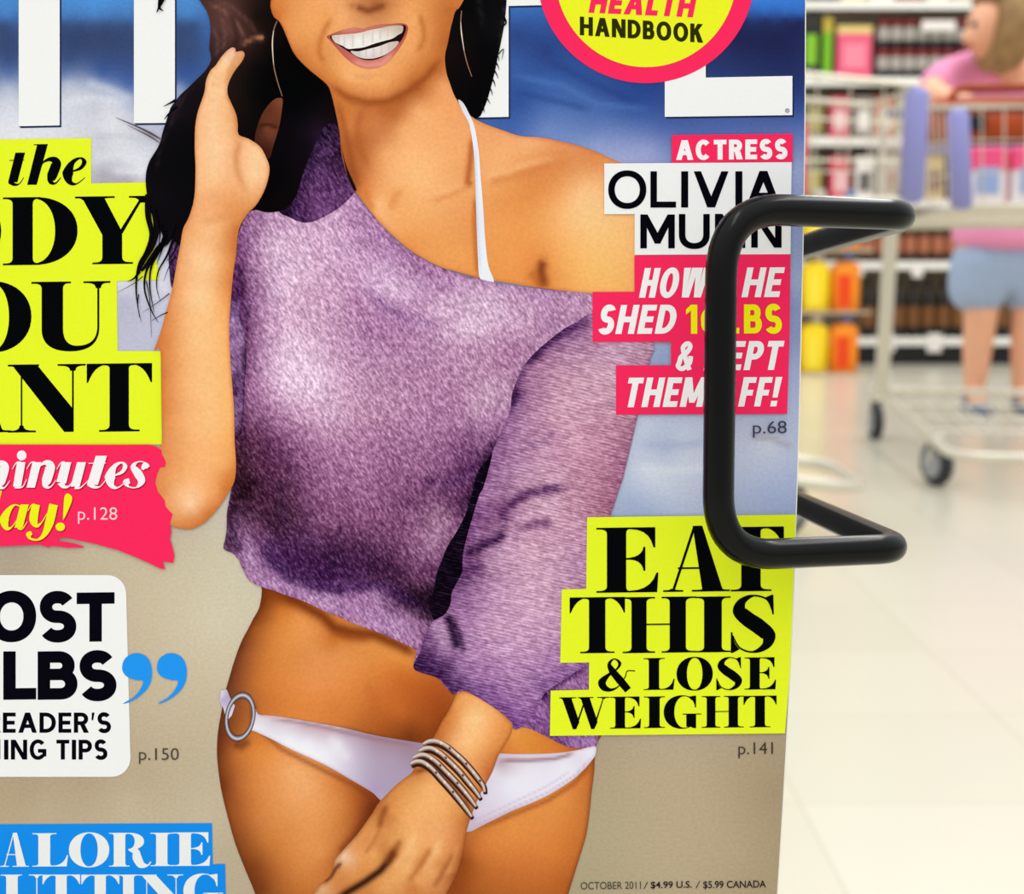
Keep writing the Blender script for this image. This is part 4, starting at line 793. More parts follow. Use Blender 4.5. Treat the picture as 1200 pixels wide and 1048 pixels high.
# loose strands
rs = np.random.default_rng(11)
def strand(pts, wid, c=(12,9,14), z=12):
    if pts[-1] in ((136,138),(150,147),(138,343),(168,366)): c = (96,80,92); wid = [v*.7 for v in wid]
    hair.add(stroke(pts, wid, 6), z, c)
for pts, wid in [([(190,164),(178,157),(160,148),(136,138)],[1.5,4,2.5,.6]),([(188,168),(176,160),(150,147)],[1,2.5,.5]),([(206,118),(200,121),(192,125)],[4,2,.5]),([(208,125),(198,134),(193,140)],[4,2,.5]),
 ([(192,13),(187,8),(190,-10)],[.6,3,5]),([(184,15),(189,4),(196,-12)],[.6,4,7]),
 ([(175,228),(174,252),(178,275),(172,295),(163,312),(160,340),(164,372)],[9,7,5,4,3,2,.5]),([(180,240),(184,262),(180,285),(168,306),(162,322)],[9,8,7,6,1.2]),([(190,262),(194,280),(182,300),(172,318),(170,340),(178,364),(186,378)],[9,6,4,2.6,2,1.5,.4]),
 ([(206,262),(200,276),(186,292),(176,306),(166,318)],[9,7,7,6,2]),([(196,270),(188,292),(178,312),(176,336),(181,366)],[5,4,2.4,1.8,.4]),([(204,280),(196,300),(186,318),(184,336),(188,352)],[4,2.4,1.6,1.2,.4]),([(208,262),(202,278),(194,290)],[3,2,.5]),
 ([(210,280),(204,296),(196,306)],[3,1.5,.4]),([(199,344),(186,354),(168,366)],[2.2,1.6,.5]),([(197,366),(188,370),(178,376)],[1.4,1,.4]),([(168,324),(156,333),(138,343)],[2,1.4,.4]),([(164,318),(158,326),(150,330)],[4,2,.5]),([(163,345),(162,358),(166,378)],[1.4,1,.3]),([(172,330),(176,352),(178,395)],[1.4,.9,.3]),
 ([(190,255),(192,285),(184,310)],[3,2,.4]),([(183,246),(188,270),(186,290)],[3,2,.5]),([(206,300),(198,314),(192,330)],[1.4,1,.3]),
 ([(590,20),(593,27),(588,33)],[3,2,.5]),([(584,64),(590,58),(588,70)],[1.5,1,.4])]:
    strand(pts, wid)
for i in range(7):
    y = 62+i*10; x = 585-0.0045*(y-60)**2
    strand([(x-4, y), (x-1, y+5), (x+.8+rs.uniform(-1, 1), y+10)], [2.4, 1.2, .3], (14, 14, 18), 6.2)
hair.build('hair', INK, person)

# bikini
bs_ = Ink()
bs_.add(blob([(537,117),(543,121),(549,132),(556,148),(561,178),(563.5,210),(566,240),(569,285),(572.5,312),(579,330),(570,331),(562,325),(560,300),(558.5,260),(557,214),(556,190),(554,168),(550,146),(545,136),(541,128)], 4), 7, ctrl=[(540,120,(222,218,232)),(552,150,(238,240,250)),(560,220,(240,243,252)),(563,260,(232,234,248)),(568,310,(240,243,252)),(575,328,(236,238,250))], strokes=[([(556,170),(558,214),(559,260),(563,320)],(196,200,226),1.5,.6)], step=3)
bs_.build('bikini_strap', INK, person)
bk_ = Ink()
bk_.add(blob([(298,829),(303,837),(318,838.5),(336,841),(366,846),(388,850),(408,854),(444,862.5),(496,871),(530,876),(560,880),(590,883),(624,883.4),(656,882),(676,879),(689,875.5),(698,874.4),(698,884),(692,893),(681,905),(668,916),(642,932),(618,943),(598,951),(566,967),(547,975),(520,966),(480,952),(450,940),(443,935),(437,929),(424,921),(411,913.5),(386,899),(362,887.5),(340,877.5),(318,866),(300,857.5),(293,853)], 3), 7,
 ctrl=[(300,842,(226,216,232)),(302,852,(238,234,246)),(320,842,(216,196,206)),(318,852,(226,216,230)),(336,850,(222,206,220)),(340,865,(240,238,250)),(360,850,(196,166,180)),(362,868,(238,234,248)),(384,856,(200,168,184)),(380,880,(240,237,250)),(398,870,(230,222,238)),(404,862,(196,172,192)),(410,885,(214,200,222)),(395,893,(230,224,240)),(430,880,(184,166,190)),(430,905,(186,170,196)),(440,925,(176,156,190)),(460,890,(176,156,180)),(470,915,(176,158,188)),(440,866,(166,136,156)),(480,875,(160,130,150)),(500,890,(170,146,170)),(590,886,(222,206,214)),(588,894,(186,158,176)),(580,905,(226,218,234)),(600,915,(238,235,248)),(620,905,(236,232,246)),(640,892,(226,218,232)),(660,900,(238,235,248)),(630,925,(236,232,248)),(590,940,(228,220,238)),(560,950,(220,208,228)),(570,960,(216,200,220)),(690,882,(236,232,246)),(680,892,(228,220,238)),(555,965,(200,184,206))],
 strokes=[([(320,843),(350,846),(380,852),(408,859),(440,866),(490,874)],(150,112,126),2.6,.6),([(310,838),(340,842),(380,849),(405,854)],(240,216,206),1.4,.7),([(586,891),(620,891),(650,889),(672,883)],(140,96,112),2.4,.75),([(586,883.5),(624,884.5),(670,881),(696,876)],(240,228,232),1.5,.8),([(552,970),(600,947),(642,928),(674,908),(692,888)],(190,166,196),1.2,.6),([(556,962),(600,941),(640,922),(668,904)],(196,174,200),1.2,.5),([(385,862),(400,880),(410,890)],(244,240,252),6,.4)], step=2.8, edge=((170,140,160), 1.6, .4))
bt_ = Ink()
bt_.add(poly([(259.5,809),(257.3,821),(262,830),(266,845),(272,838),(275.5,827),(270,818),(266,808)]), 7.2, ctrl=[(260,812,(226,220,238)),(262,822,(180,168,206)),(268,838,(224,216,234)),(270,815,(168,150,186)),(274,828,(214,202,222))], step=3)
bt_.build('bikini_tie', INK, person)
bk_.build('bikini_bottom', INK, person)
rg = Ink()
def ring_px(cx, cy, rx, ry, a, s): 
    c, s_ = math.cos(a), math.sin(a)
    return np.array([(cx+x*c-y*s_, cy+x*s_+y*c) for x, y in ell(0, 0, rx*s, ry*s, n=40)[:-1]])
for s0, s1, c in ((1.02, .76, (66,52,62)), (.98, .80, (140,132,142)), (.92, .86, (206,204,214))):
    rg.add([(ring_px(281.5, 840, 17.5, 29, .18, s0), [ring_px(281.5, 840, 17.5, 29, .18, s1)])], 8+(1.1-s0)*6, c)
rg.build('bikini_ring', INK, person)
for pts, z in (([(496,872),(503,868.5),(512,868.5),(522,873),(532,881),(542,890),(551,900),(559,910),(566,920),(568,928)],10),([(491,880),(499,876.5),(507,877),(517,883),(528,893),(538,903),(547,914),(556,925),(563,935)],10.2),([(484,888),(492,884.5),(500,885),(511,892),(521,902),(531,912),(541,923),(550,934),(558,945)],10.4),([(481,895),(488,892),(496,893),(506,900),(516,911),(526,922),(536,934),(546,947),(553,957)],10.6)):
    k = Ink(); p_ = np.array(pts, float)
    k.add(stroke(p_+np.array([1.2, 2.6]), [5.5, 7.5, 9, 9, 9, 9, 8.5, 7, 4]), z, (62,28,20))
    k.add(stroke(p_, [4, 5.2, 5.2, 5, 5, 5, 5, 4.6, 3.5]), z+.08, (150,122,112))
    k.add(stroke(p_-np.array([.2, .6]), [1.6, 3.2, 3, 2.6, 2.4, 2.4, 2.4, 2.2, 1.6]), z+.14, (214,196,186))
    for i in range(3, len(pts)-1):
        x, y = (p_[i]+p_[i-1])/2; k.add(poly([(x-1.6,y-1.4),(x+.6,y-2),(x+1.8,y+.8),(x-.6,y+1.6)]), z+.18, (232,222,206) if i % 2 else (104,78,62))
    k.build('bracelet', INK, person)
for pts in ([(325,25),(321,36),(319.5,52),(321,76),(325,94),(331,113)], [(541,13),(540,26),(541,40),(544,60),(548,76),(553,90)]):
    k = Ink(); k.add(stroke(pts, [1, 1.3, 1.6, 1.3, 1.2, .8]), 12, (150,108,84)); k.add(stroke(pts[1:4], [.3, 1.3, .3]), 12.2, (236,222,208)); k.build('hoop_earring', INK, person)

# sweater
sw = Ink()
sw_o = [(394,146),(399,178),(404,198),(409,213),(416,226),(430,244),(444,260),(460,277),(476,291),(496,304),(516,314),(540,321),(562,327),(590,333),(636,339),(694,344),(745,350),(765,400),(760,428),(747,488),(730,560),(716,602),(706,650),(699,700),(693,760),(696,800),(699,840),(701,866),(698,873),(684,876),(666,875.5),(642,864),(624,855),(612,852),(602,854),(586,834),(565,820),(546,810),(530,813),(516,797),(504,791),(486,785),(486,772),(488,762),(474,755),(460,748),(446,742),(430,736),(413,730),(396,722),(380,716),(366,709),(352,703),(340,699),(329,695),(318,691),(307,688),(296,683),(290,677),(286,670),(282,661),(278,652),(270,647),(262,643),(264,632),(265.7,621),(266,606),(267,595),(270,580),(272,560),(266,500),(264,430),(262,360),(264,310),(272,275),(284,250),(300,225),(330,180),(360,150)]
swc = [(300,262,(150,110,155)),(330,265,(185,148,190)),(360,275,(198,162,200)),(395,262,(188,150,192)),(410,235,(178,138,184)),(290,280,(128,84,136)),(285,310,(112,66,118)),(281,335,(76,36,82)),(288,352,(112,68,124)),(300,300,(168,128,172)),(320,290,(205,176,210)),(350,300,(206,174,210)),(345,330,(210,178,212)),(380,290,(196,158,198)),(400,290,(196,160,202)),(420,262,(168,124,174)),(450,290,(168,126,176)),(430,300,(182,142,188)),(470,305,(160,116,166)),(500,318,(152,106,156)),(330,345,(206,174,210)),(365,345,(196,158,194)),(400,330,(186,146,188)),(440,325,(204,172,212)),(460,335,(206,176,214)),(490,330,(180,142,188)),(520,333,(172,130,180)),(560,345,(190,156,194)),(580,352,(198,166,202)),(600,345,(182,144,186)),(640,352,(172,130,176)),(680,352,(176,138,178)),(420,355,(166,118,166)),(400,355,(186,146,186)),(500,358,(184,146,188)),(520,360,(196,162,200)),
 (310,385,(172,128,172)),(300,360,(150,106,156)),(350,385,(196,160,196)),(400,375,(176,136,178)),(440,390,(164,118,168)),(480,385,(160,114,164)),(300,410,(140,96,146)),(286,390,(84,44,90)),(284,430,(90,48,94)),(318,420,(196,162,200)),(340,400,(212,184,216)),(360,425,(218,190,222)),(395,415,(188,150,190)),(450,415,(164,120,166)),(510,400,(178,138,180)),(550,385,(212,184,216)),(575,375,(202,170,206)),(610,380,(192,156,192)),(640,375,(168,126,170)),(600,405,(160,114,160)),(560,410,(176,134,176)),(530,425,(168,124,168)),
 (296,450,(158,110,160)),(325,450,(204,170,206)),(345,460,(216,188,220)),(375,445,(212,182,216)),(400,460,(194,156,194)),(385,480,(200,166,202)),(450,450,(172,130,170)),(500,450,(166,122,164)),(550,440,(170,128,168)),(590,435,(160,116,158)),(575,460,(190,156,190)),(296,485,(124,80,124)),(310,478,(150,104,150)),(340,485,(180,138,180)),(360,500,(170,126,168)),(395,500,(186,146,184)),(430,490,(172,128,166)),(480,480,(172,128,172)),(530,470,(164,118,164)),(565,480,(182,146,184)),(590,470,(176,138,176)),(586,492,(146,100,148)),
 (288,515,(70,36,64)),(305,510,(92,50,90)),(325,515,(102,58,104)),(350,520,(136,90,136)),(400,520,(162,116,160)),(450,520,(150,104,150)),(500,510,(152,108,154)),(540,510,(140,94,142)),(570,505,(160,116,160)),(284,550,(44,20,40)),(310,550,(78,40,76)),(340,550,(88,48,88)),(365,545,(130,84,130)),(420,550,(152,104,150)),(470,550,(138,92,138)),(510,545,(136,90,138)),(540,540,(100,58,106)),(555,535,(84,44,92)),(275,585,(44,20,44)),(288,578,(26,8,26)),(310,590,(68,34,66)),(330,590,(58,28,58)),(350,580,(96,56,96)),(375,590,(124,78,122)),(410,590,(132,84,130)),(450,590,(122,76,122)),(485,585,(104,60,106)),(510,578,(112,68,112)),(530,565,(110,66,112)),(536,590,(76,38,82)),(520,605,(150,112,148)),(505,600,(130,90,130)),
 (268,625,(64,38,74)),(276,640,(66,38,76)),(288,622,(124,84,130)),(300,640,(124,84,132)),(306,620,(84,48,84)),(320,612,(40,18,44)),(330,606,(44,20,46)),(340,630,(70,38,80)),(370,635,(76,42,86)),(400,625,(86,46,88)),(385,610,(116,72,114)),(430,625,(108,64,106)),(440,640,(74,40,80)),(470,630,(118,74,116)),(490,625,(128,84,128)),(480,650,(110,68,112)),(500,640,(146,106,146)),(515,625,(154,114,154)),(508,660,(110,66,110)),(530,615,(120,76,120)),
 (284,660,(140,100,148)),(296,655,(156,116,162)),(310,665,(140,98,150)),(316,650,(72,38,92)),(330,660,(62,32,84)),(360,668,(58,28,76)),(400,656,(48,22,62)),(430,655,(56,26,66)),(455,656,(64,32,70)),(480,672,(90,52,92)),(495,680,(110,66,110)),(470,668,(70,36,74)),(500,668,(84,44,86)),
 (300,676,(150,110,160)),(322,680,(160,118,166)),(345,692,(154,110,160)),(370,698,(168,128,174)),(385,704,(172,132,178)),(410,700,(150,106,160)),(440,698,(166,126,174)),(425,716,(156,112,160)),(400,716,(140,98,148)),(445,728,(164,122,172)),(470,735,(170,130,178)),(490,748,(150,106,154)),(480,720,(150,108,156)),(498,735,(130,88,138)),(500,750,(110,70,120)),
 (345,672,(56,28,76)),(380,690,(74,40,96)),(370,680,(56,28,78)),(410,685,(70,36,88)),(430,686,(90,52,104)),(450,686,(84,46,94)),(465,700,(60,30,72)),(478,704,(30,12,38)),(486,708,(22,8,30)),(494,700,(14,5,20)),(497,716,(16,6,24)),(500,690,(26,10,34)),(440,672,(46,20,54)),(480,690,(50,24,54)),(500,700,(20,8,28)),(460,682,(50,24,58)),
 (660,800,(150,106,162)),(680,795,(140,96,152)),(655,825,(120,76,132)),(635,840,(130,86,152)),(660,855,(110,70,132)),(690,860,(146,106,166)),(680,872,(150,110,170)),(645,858,(90,52,110)),(700,500,(180,140,180))]
stw = [([(290,628),(293,650),(300,668),(325,684),(365,698),(400,708),(440,724),(484,744)],(172,132,180),7,.6),([(308,632),(316,656),(334,674),(362,686),(398,692),(425,686),(452,688),(480,702),(505,718)],(58,28,78),6,.6),([(584,516),(572,542),(562,570),(548,602)],(28,8,36),9,.8),([(560,548),(540,556),(524,566)],(84,42,92),8,.5),([(438,350),(455,360),(480,378)],(120,72,132),4,.55),([(420,330),(450,356),(490,376),(520,380)],(150,104,156),6,.35),([(283,305),(280,335),(289,365),(287,395)],(52,20,58),5,.55),([(283,400),(281,440),(284,480),(285,520)],(60,26,66),5,.5),
 ([(635,815),(645,806),(660,798),(675,788),(690,780)],(70,32,84),4,.85),([(635,812),(645,818)],(44,16,58),5,.8),([(495,560),(520,570),(548,560)],(84,44,90),9,.5),([(330,612),(330,585),(326,560)],(50,22,50),5,.5),([(540,500),(560,510),(580,515)],(110,66,118),6,.3)]
sw.add([(cr(sw_o, 2), [])], 8, gain=1.02, shift=(7, 2, -2), ctrl=swc, strokes=stw, step=3.2, edge=((120,76,130), 2.5, .35))
# shaded shoulder under the hair
sw.add(blob([(380,140),(396,146),(400,180),(405,200),(412,214),(417,223),(410,232),(402,240),(394,246),(384,252),(374,257),(366,260),(357,261),(348,259),(338,254),(329,250),(326,240),(338,215),(348,190),(360,165)], 4), 9, ctrl=[(340,245,(30,12,40)),(335,235,(14,6,22)),(350,250,(62,30,74)),(365,255,(90,50,100)),(360,235,(86,46,94)),(345,225,(40,18,50)),(352,205,(44,22,54)),(370,210,(88,50,98)),(385,235,(100,58,108)),(400,232,(94,54,102)),(405,215,(72,36,78)),(390,205,(80,44,90)),(375,180,(66,36,78)),(390,170,(60,30,70)),(365,180,(30,14,40)),(385,150,(34,18,42)),(398,180,(40,18,44)),(372,245,(104,60,110))], step=3)
# strip of sleeve behind the raised arm
sw.add(blob([(232,196),(226,212),(218,234),(212,260),(203,278),(198,300),(199,318),(202,338),(212,330),(222,290),(236,250),(240,210)], 4), 9, ctrl=[(226,220,(24,12,32)),(214,262,(54,30,66)),(204,285,(84,56,100)),(202,310,(66,36,80)),(206,332,(58,30,72)),(220,270,(60,30,66))], step=4)
# cuff of the raised arm's sleeve, seen past the elbow
sw.add(blob([(272,342),(279,352),(282,372),(287,392),(289,420),(287,450),(286,480),(283,505),(277,515),(272,500),(268,440),(266,380)], 4), 9, ctrl=[(274,350,(70,36,80)),(277,362,(130,92,144)),(279,385,(150,112,160)),(284,400,(140,100,150)),(282,430,(150,110,160)),(284,460,(120,80,130)),(280,480,(150,110,160)),(278,500,(120,80,126)),(288,430,(40,16,46)),(286,495,(34,12,38)),(272,460,(50,20,56)),(276,340,(50,22,58)),(275,512,(30,10,30))], strokes=[([(289,392),(290,430),(288,470),(286,510)],(26,8,30),2.5,.9),([(280,366),(283,374),(286,388)],(40,16,50),2.5,.7)], step=3)
sweater = sw.build('sweater', INK_KNIT, person)
sl = Ink()
sl_o = [(696,366),(720,376),(765,399),(762,420),(757,440),(747,488),(738,525),(730,560),(716,602),(706,650),(699,700),(693,755),(690,776),(676,786),(662,796),(646,806),(636,815),(630,828),(622,838),(610,852),(602.5,854.5),(600,846),(586,834),(565,820),(546,810),(537,810),(531,813.5),(524,806),(516,796),(504,791),(487,785.5),(485,778),(492,765),(497,748),(503,736),(508,727),(522,718),(530,693),(541,671),(542,651),(548,626),(555,602),(561,582),(571,557),(576,532),(586,510),(596,488),(599,472),(600,461),(606,445),(613,430),(626,414),(642,400),(660,386),(678,376)]
slc = [(700,380,(160,112,158)),(740,392,(196,160,194)),(720,410,(186,146,182)),(755,410,(170,126,158)),(690,410,(180,136,172)),(665,400,(150,104,152)),(730,440,(200,158,188)),(745,450,(176,128,160)),(690,440,(196,152,182)),(650,425,(168,122,160)),(625,440,(156,108,150)),(610,465,(130,84,134)),(606,485,(150,106,156)),(655,465,(192,148,178)),(690,475,(194,148,178)),(725,485,(184,134,164)),(738,495,(166,116,148)),(630,490,(178,132,168)),(600,510,(150,104,152)),(588,530,(140,94,146)),(640,515,(178,130,168)),(690,525,(192,142,172)),(720,530,(170,116,150)),(728,545,(154,98,134)),(578,560,(150,106,156)),(600,560,(170,126,168)),(630,545,(186,142,178)),(670,560,(180,130,162)),(700,575,(174,120,152)),(714,585,(146,88,122)),(566,590,(130,84,140)),(585,600,(120,74,122)),(615,592,(180,134,170)),(640,592,(198,158,188)),(670,600,(184,136,168)),(700,620,(180,130,160)),(556,622,(130,86,140)),(575,612,(120,74,124)),(590,628,(170,126,168)),(620,640,(196,152,184)),(655,640,(186,142,176)),(690,655,(172,126,168)),(548,650,(110,66,118)),(562,668,(104,62,108)),(575,655,(176,136,176)),(600,655,(190,148,182)),(640,680,(194,154,186)),(680,690,(166,122,162)),(540,690,(116,76,128)),(560,690,(156,112,164)),(590,700,(186,144,184)),(560,715,(164,120,170)),(620,710,(194,152,188)),(655,730,(184,142,182)),(685,740,(158,114,160)),(540,720,(140,94,148)),(548,745,(164,122,172)),(580,740,(188,146,186)),(600,765,(178,136,182)),(640,760,(176,132,178)),(675,765,(156,110,164)),(512,733,(160,116,166)),(520,745,(178,140,180)),(505,745,(120,80,136)),(512,765,(110,70,126)),(498,762,(70,38,88)),(494,778,(40,18,62)),(508,782,(56,28,80)),(528,770,(130,90,144)),(530,795,(96,60,116)),(522,788,(56,28,76)),(535,806,(64,34,84)),(550,785,(150,108,166)),(570,790,(150,106,162)),(565,812,(120,78,144)),(600,795,(166,124,176)),(640,785,(156,112,168)),(615,820,(146,102,160)),(595,830,(120,78,144)),(605,848,(112,66,138)),(625,822,(146,104,164)),(640,800,(130,90,150)),(660,785,(140,96,156))]
sls = [([(690,372),(674,382),(656,388),(640,400),(624,414),(612,426)],(78,36,88),9,.95),([(660,386),(644,398),(628,413),(612,428)],(56,22,66),6,.9),([(680,366),(682,380),(676,394)],(120,74,124),5,.5),([(614,430),(606,448),(600,462),(598,478)],(100,58,110),4,.7),([(606,452),(602,466),(600,478)],(52,18,62),7,.9),
 ([(588,612),(592,598),(602,588),(618,579),(640,574),(662,571)],(84,40,88),6,.9),([(545,650),(556,644),(570,637),(584,632),(590,622)],(54,20,62),6,.95),([(540,676),(552,668),(566,662)],(72,34,84),6,.7),([(615,617),(630,613),(646,612)],(112,62,106),5,.8),([(600,624),(616,618)],(150,104,146),3,.4),
 ([(606,528),(622,522),(640,514),(652,506)],(130,86,134),3,.5),([(524,720),(530,738),(537,760)],(28,8,38),5.5,.95),([(531,726),(539,745),(544,764)],(40,14,52),4,.7),([(548,752),(580,752),(600,748)],(150,106,160),3,.3),
 ([(506,735),(515,745),(526,768)],(190,156,192),3,.5),([(540,620),(552,640),(545,660)],(96,52,100),5,.4),([(576,560),(596,552),(612,540)],(140,96,148),3,.35),([(560,590),(572,580),(590,575)],(180,136,176),4,.4)]
sl.add([(cr(sl_o, 2), [])], 10, gain=1.02, shift=(5, 2, -3), ctrl=slc, strokes=sls, step=3.0, edge=((110,66,116), 2.5, .3))
sl.add(blob([(577,531),(571,556),(566,572),(560.6,582),(555,602),(548,625),(543,648),(542,662),(541,672),(530,693),(528,707),(522,719),(514,724),(508,726),(505,716),(505,704),(509,690),(512,672),(518,656),(524,641),(532,628),(538.5,617),(545,604),(550,590),(554,575),(557,562),(563,548),(570,540)], 4), 11, (12,4,18))
sleeve = sl.build('sweater_sleeve', INK_RIB, person)
# ------------------------------------------------------------------ magazine rack and wire bracket
BLKW = mat('black_coated_wire', (5, 5, 6), 0.2, 0.17)
RACKM = mat('rack_grey', (96, 96, 98), 0.5)
path = [at(790, 309, .468), at(1062, 252, .318), at(846, 243.5, .3015), at(841, 652, .3015), at(1053, 643, .316), at(790, 563, .468)]
path[0].y = .4695; path[-1].y = .4695
path[0].x = .074; path[-1].x = .074
wire = resample(fillet(path, [0, .0080, .0135, .0135, .0080, 0], 14), .004)
bm = bmesh.new(); add_tube(bm, wire, .00322, 20)
tag(obj('wire_bracket', bm, BLKW, smooth=True), 'thick black coated wire bracket looping around the right edge of the magazine', 'bracket')
zb = float(org[2]); yb_ = float(org[1])
rk = thing('magazine_rack', 'grey metal display rack standing behind and below the magazine', 'rack', (-.04, .44, 0))
bm = bmesh.new(); add_box(bm, (0, .034, zb+.14), (.236, .008, .40), .001); obj('back_panel', bm, RACKM, rk)
bm = bmesh.new(); add_box(bm, (-.035, -.056, zb-.0049), (.236, .19, .007), .001); add_box(bm, (-.035, -.148, zb+.003), (.236, .004, .02), .001); obj('ledge', bm, RACKM, rk)
bm = bmesh.new(); add_box(bm, (-.045, -.03, (zb-.0075)/2), (.21, .13, zb-.0075), .004); obj('base_cabinet', bm, RACKM, rk)

# ------------------------------------------------------------------ gondola shelves with groceries
GY = 7.75
SHM = mat('shelf_enamel', (222, 216, 200), 0.4); LIP = mat('shelf_lip', (242, 240, 232), 0.4); KICK = mat('kick_plate', (24, 24, 24), 0.5); BACKP = mat('shelf_back', (150, 138, 120), 0.6, noise=.1, nscale=6)
X0, X1 = .55, 3.45; ZS = [.14, .53, .845, 1.155, 1.455, 1.83]
def gbox(bm, x0, x1, y0, y1, z0, z1, bv=.002): add_box(bm, ((x0+x1)/2-2.0, (y0+y1)/2-GY-.25, (z0+z1)/2), (x1-x0, y1-y0, z1-z0), bv)
gd = thing('gondola_shelving', 'tan back panel and white uprights of the store shelving', 'shelving frame', (2.0, GY+.25, 0))
bm = bmesh.new(); gbox(bm, X0, X1, GY+.478, GY+.51, 0, 2.25); obj('back_panel', bm, BACKP, gd)
for x in (X0+.02, (X0+X1)/2+.9, X1-.02):
    bm = bmesh.new(); gbox(bm, x-.02, x+.02, GY+.462, GY+.478, 0, 2.25); obj('upright', bm, SHM, gd)
kp = thing('floor_plinth', 'black plinth along the floor under the lowest shelf', 'plinth', (2.0, GY+.25, 0))
bm = bmesh.new(); gbox(bm, X0, X1, GY+.015, GY+.45, 0, .095); obj('kick_plate', bm, KICK, kp)
TAG = mat('price_tag_card', (238, 232, 226), 0.5)
for z, lab, tags in ((.14, 'lowest white shelf board just above the black kick plate', ((1041, 402, .07, .09), (1095, 402, .075, .095))),
        (.53, 'white shelf board above the dark bottles, level with the shirt hem', ((1075, 318, .055, .06), (1005, 318, .06, .05), (1150, 318, .06, .06))),
        (.845, 'white shelf board behind the baskets, third from the floor', ()), (1.155, 'white shelf board behind the baskets, fourth from the floor', ()),
        (1.455, 'white shelf board that holds the stacked dark cans', ()), (1.83, 'topmost white shelf board above the stacked dark cans', ((1100, 30, .17, .05),))):
    s = thing('shelf_board', lab, 'shelf', (2.0, GY+.25, 0), 0, 'shelf boards of the store shelving')
    bm = bmesh.new(); gbox(bm, X0, X1, GY+.005, GY+.46, z-.022, z); obj('board', bm, SHM, s)
    bm = bmesh.new(); gbox(bm, X0, X1, GY-.008, GY+.004, z-.042, z-.0006); obj('price_rail', bm, LIP, s)
    for px, py, w_, h_ in tags:
        p = at(px, py, GY-.012); bm = bmesh.new(); add_box(bm, (p.x-2.0, -.262, p.z), (w_, .003, h_), .0005); obj('price_tag', bm, TAG, s)
GX = lambda px: at(px, 300, GY+.06).x
def lathe_obj(name, prof, m, parent=None, n=16, sx=1, sy=1):
    bm = bmesh.new(); add_lathe(bm, prof, n, sx=sx, sy=sy); return obj(name, bm, m, parent, smooth=False)
# stacked dark cans on the upper shelf
M_ = {}
def cm(key, rgb, **k):
    if key not in M_: M_[key] = mat(key, rgb, k.get('rough', .4), .4)
    return M_[key]
def can(label, body, band, top, r, h, group, loc):
    t = thing('food_can', label, 'can', loc, 0, group)
    lathe_obj('can_body', [(r*.94, 0), (r, .004), (r, h-.005), (r*.93, h)], body, t)
    lathe_obj('can_label', [(r+.0006, h*.30), (r+.0010, h*.31), (r+.0010, h*.74), (r+.0006, h*.75)], band, t)
    lathe_obj('can_lid', [(r+.0006, h*.80), (r+.001, h*.81), (r*.98, h+.001), (r*.94, h+.003), (r*.5, h+.003)], top, t)
    return t
lowc = can('dark can with a pale label and red lid, lower layer on the upper shelf', cm('can_black', (24, 22, 26)), cm('label_pale', (176, 170, 160)), cm('lid_red', (140, 24, 24)), .031, .142, 'lower layer of dark cans', (GX(1027), GY+.06, 1.455))
upc = can('dark can with a pale label and red lid, stacked in the top layer', cm('can_black', (24, 22, 26)), cm('label_pale', (176, 170, 160)), cm('lid_red', (140, 24, 24)), .031, .142, 'top layer of dark cans', (GX(1027), GY+.06, 1.455+.1455))
for i in range(1, 13):
    dup(lowc, (GX(1027)+.066*i, GY+.06, 1.455)); dup(upc, (GX(1027)+.066*i, GY+.06, 1.6005))
def pack(name, label, cat, px, z, w_, d_, h_, col, top=None, front=None, group=None, bevel=.006, topf=.25, loc=None, rz=0):
    """a carton or bag: body with its printed top band and front patch"""
    t = thing(name, label, cat, loc or (GX(px), GY+.03+d_/2, z), rz, group)
    bm = bmesh.new(); add_box(bm, (0, 0, h_/2), (w_, d_, h_), bevel); obj('body', bm, cm('pack_%d_%d_%d' % col, col), t)
    if top: bm = bmesh.new(); add_box(bm, (0, 0, h_*(1-topf/2)), (w_+.003, d_+.003, h_*topf*.98), bevel*.8); obj('top_band', bm, cm('pack_%d_%d_%d' % top, top), t)
    if front: bm = bmesh.new(); add_box(bm, (0, -d_/2-.002, h_*.42), (w_*.62, .004, h_*.46), .001); obj('front_label', bm, cm('pack_%d_%d_%d' % front, front), t)
    return t
pack('snack_bag', 'green and black snack bag beside the edge of the magazine, upper shelf', 'bag', 943, 1.455, .095, .14, .33, (22, 22, 20), (40, 40, 30), (128, 190, 30))
pack('snack_bag', 'bright green narrow bag next to the pink pack on the upper shelf', 'bag', 962, 1.455, .045, .14, .30, (120, 186, 28), (200, 176, 60))
pack('tissue_pack', 'tall pink pack with a white foot left of the dark cans', 'pack', 993, 1.455, .175, .2, .26, (236, 96, 130), (232, 208, 128), (248, 140, 160), topf=.16)
for px, w_, h_, c, f, lab in ((955,.13,.30,(30,28,26),(90,110,40),'black carton with an olive label on the top shelf'),(990,.12,.30,(232,222,170),(150,200,90),'cream carton with a green label on the top shelf'),(1022,.13,.30,(238,232,220),(200,190,170),'white carton on the top shelf above the dark cans'),
        (1055,.13,.30,(160,86,36),(220,150,60),'brown carton with an orange label on the top shelf'),(1087,.12,.30,(236,230,214),(220,170,150),'off-white carton with a peach label on the top shelf'),(1118,.13,.30,(214,200,172),(238,234,226),'beige carton with a white label on the top shelf'),(1150,.13,.30,(240,226,190),(180,60,50),'cream carton with a red label behind the woman'),(1182,.12,.30,(190,70,50),(240,220,180),'red carton with a cream label behind the woman')):
    pack('carton', lab, 'carton', px, 1.83, w_, .2, h_, c, None, f, group='cartons on the top shelf')
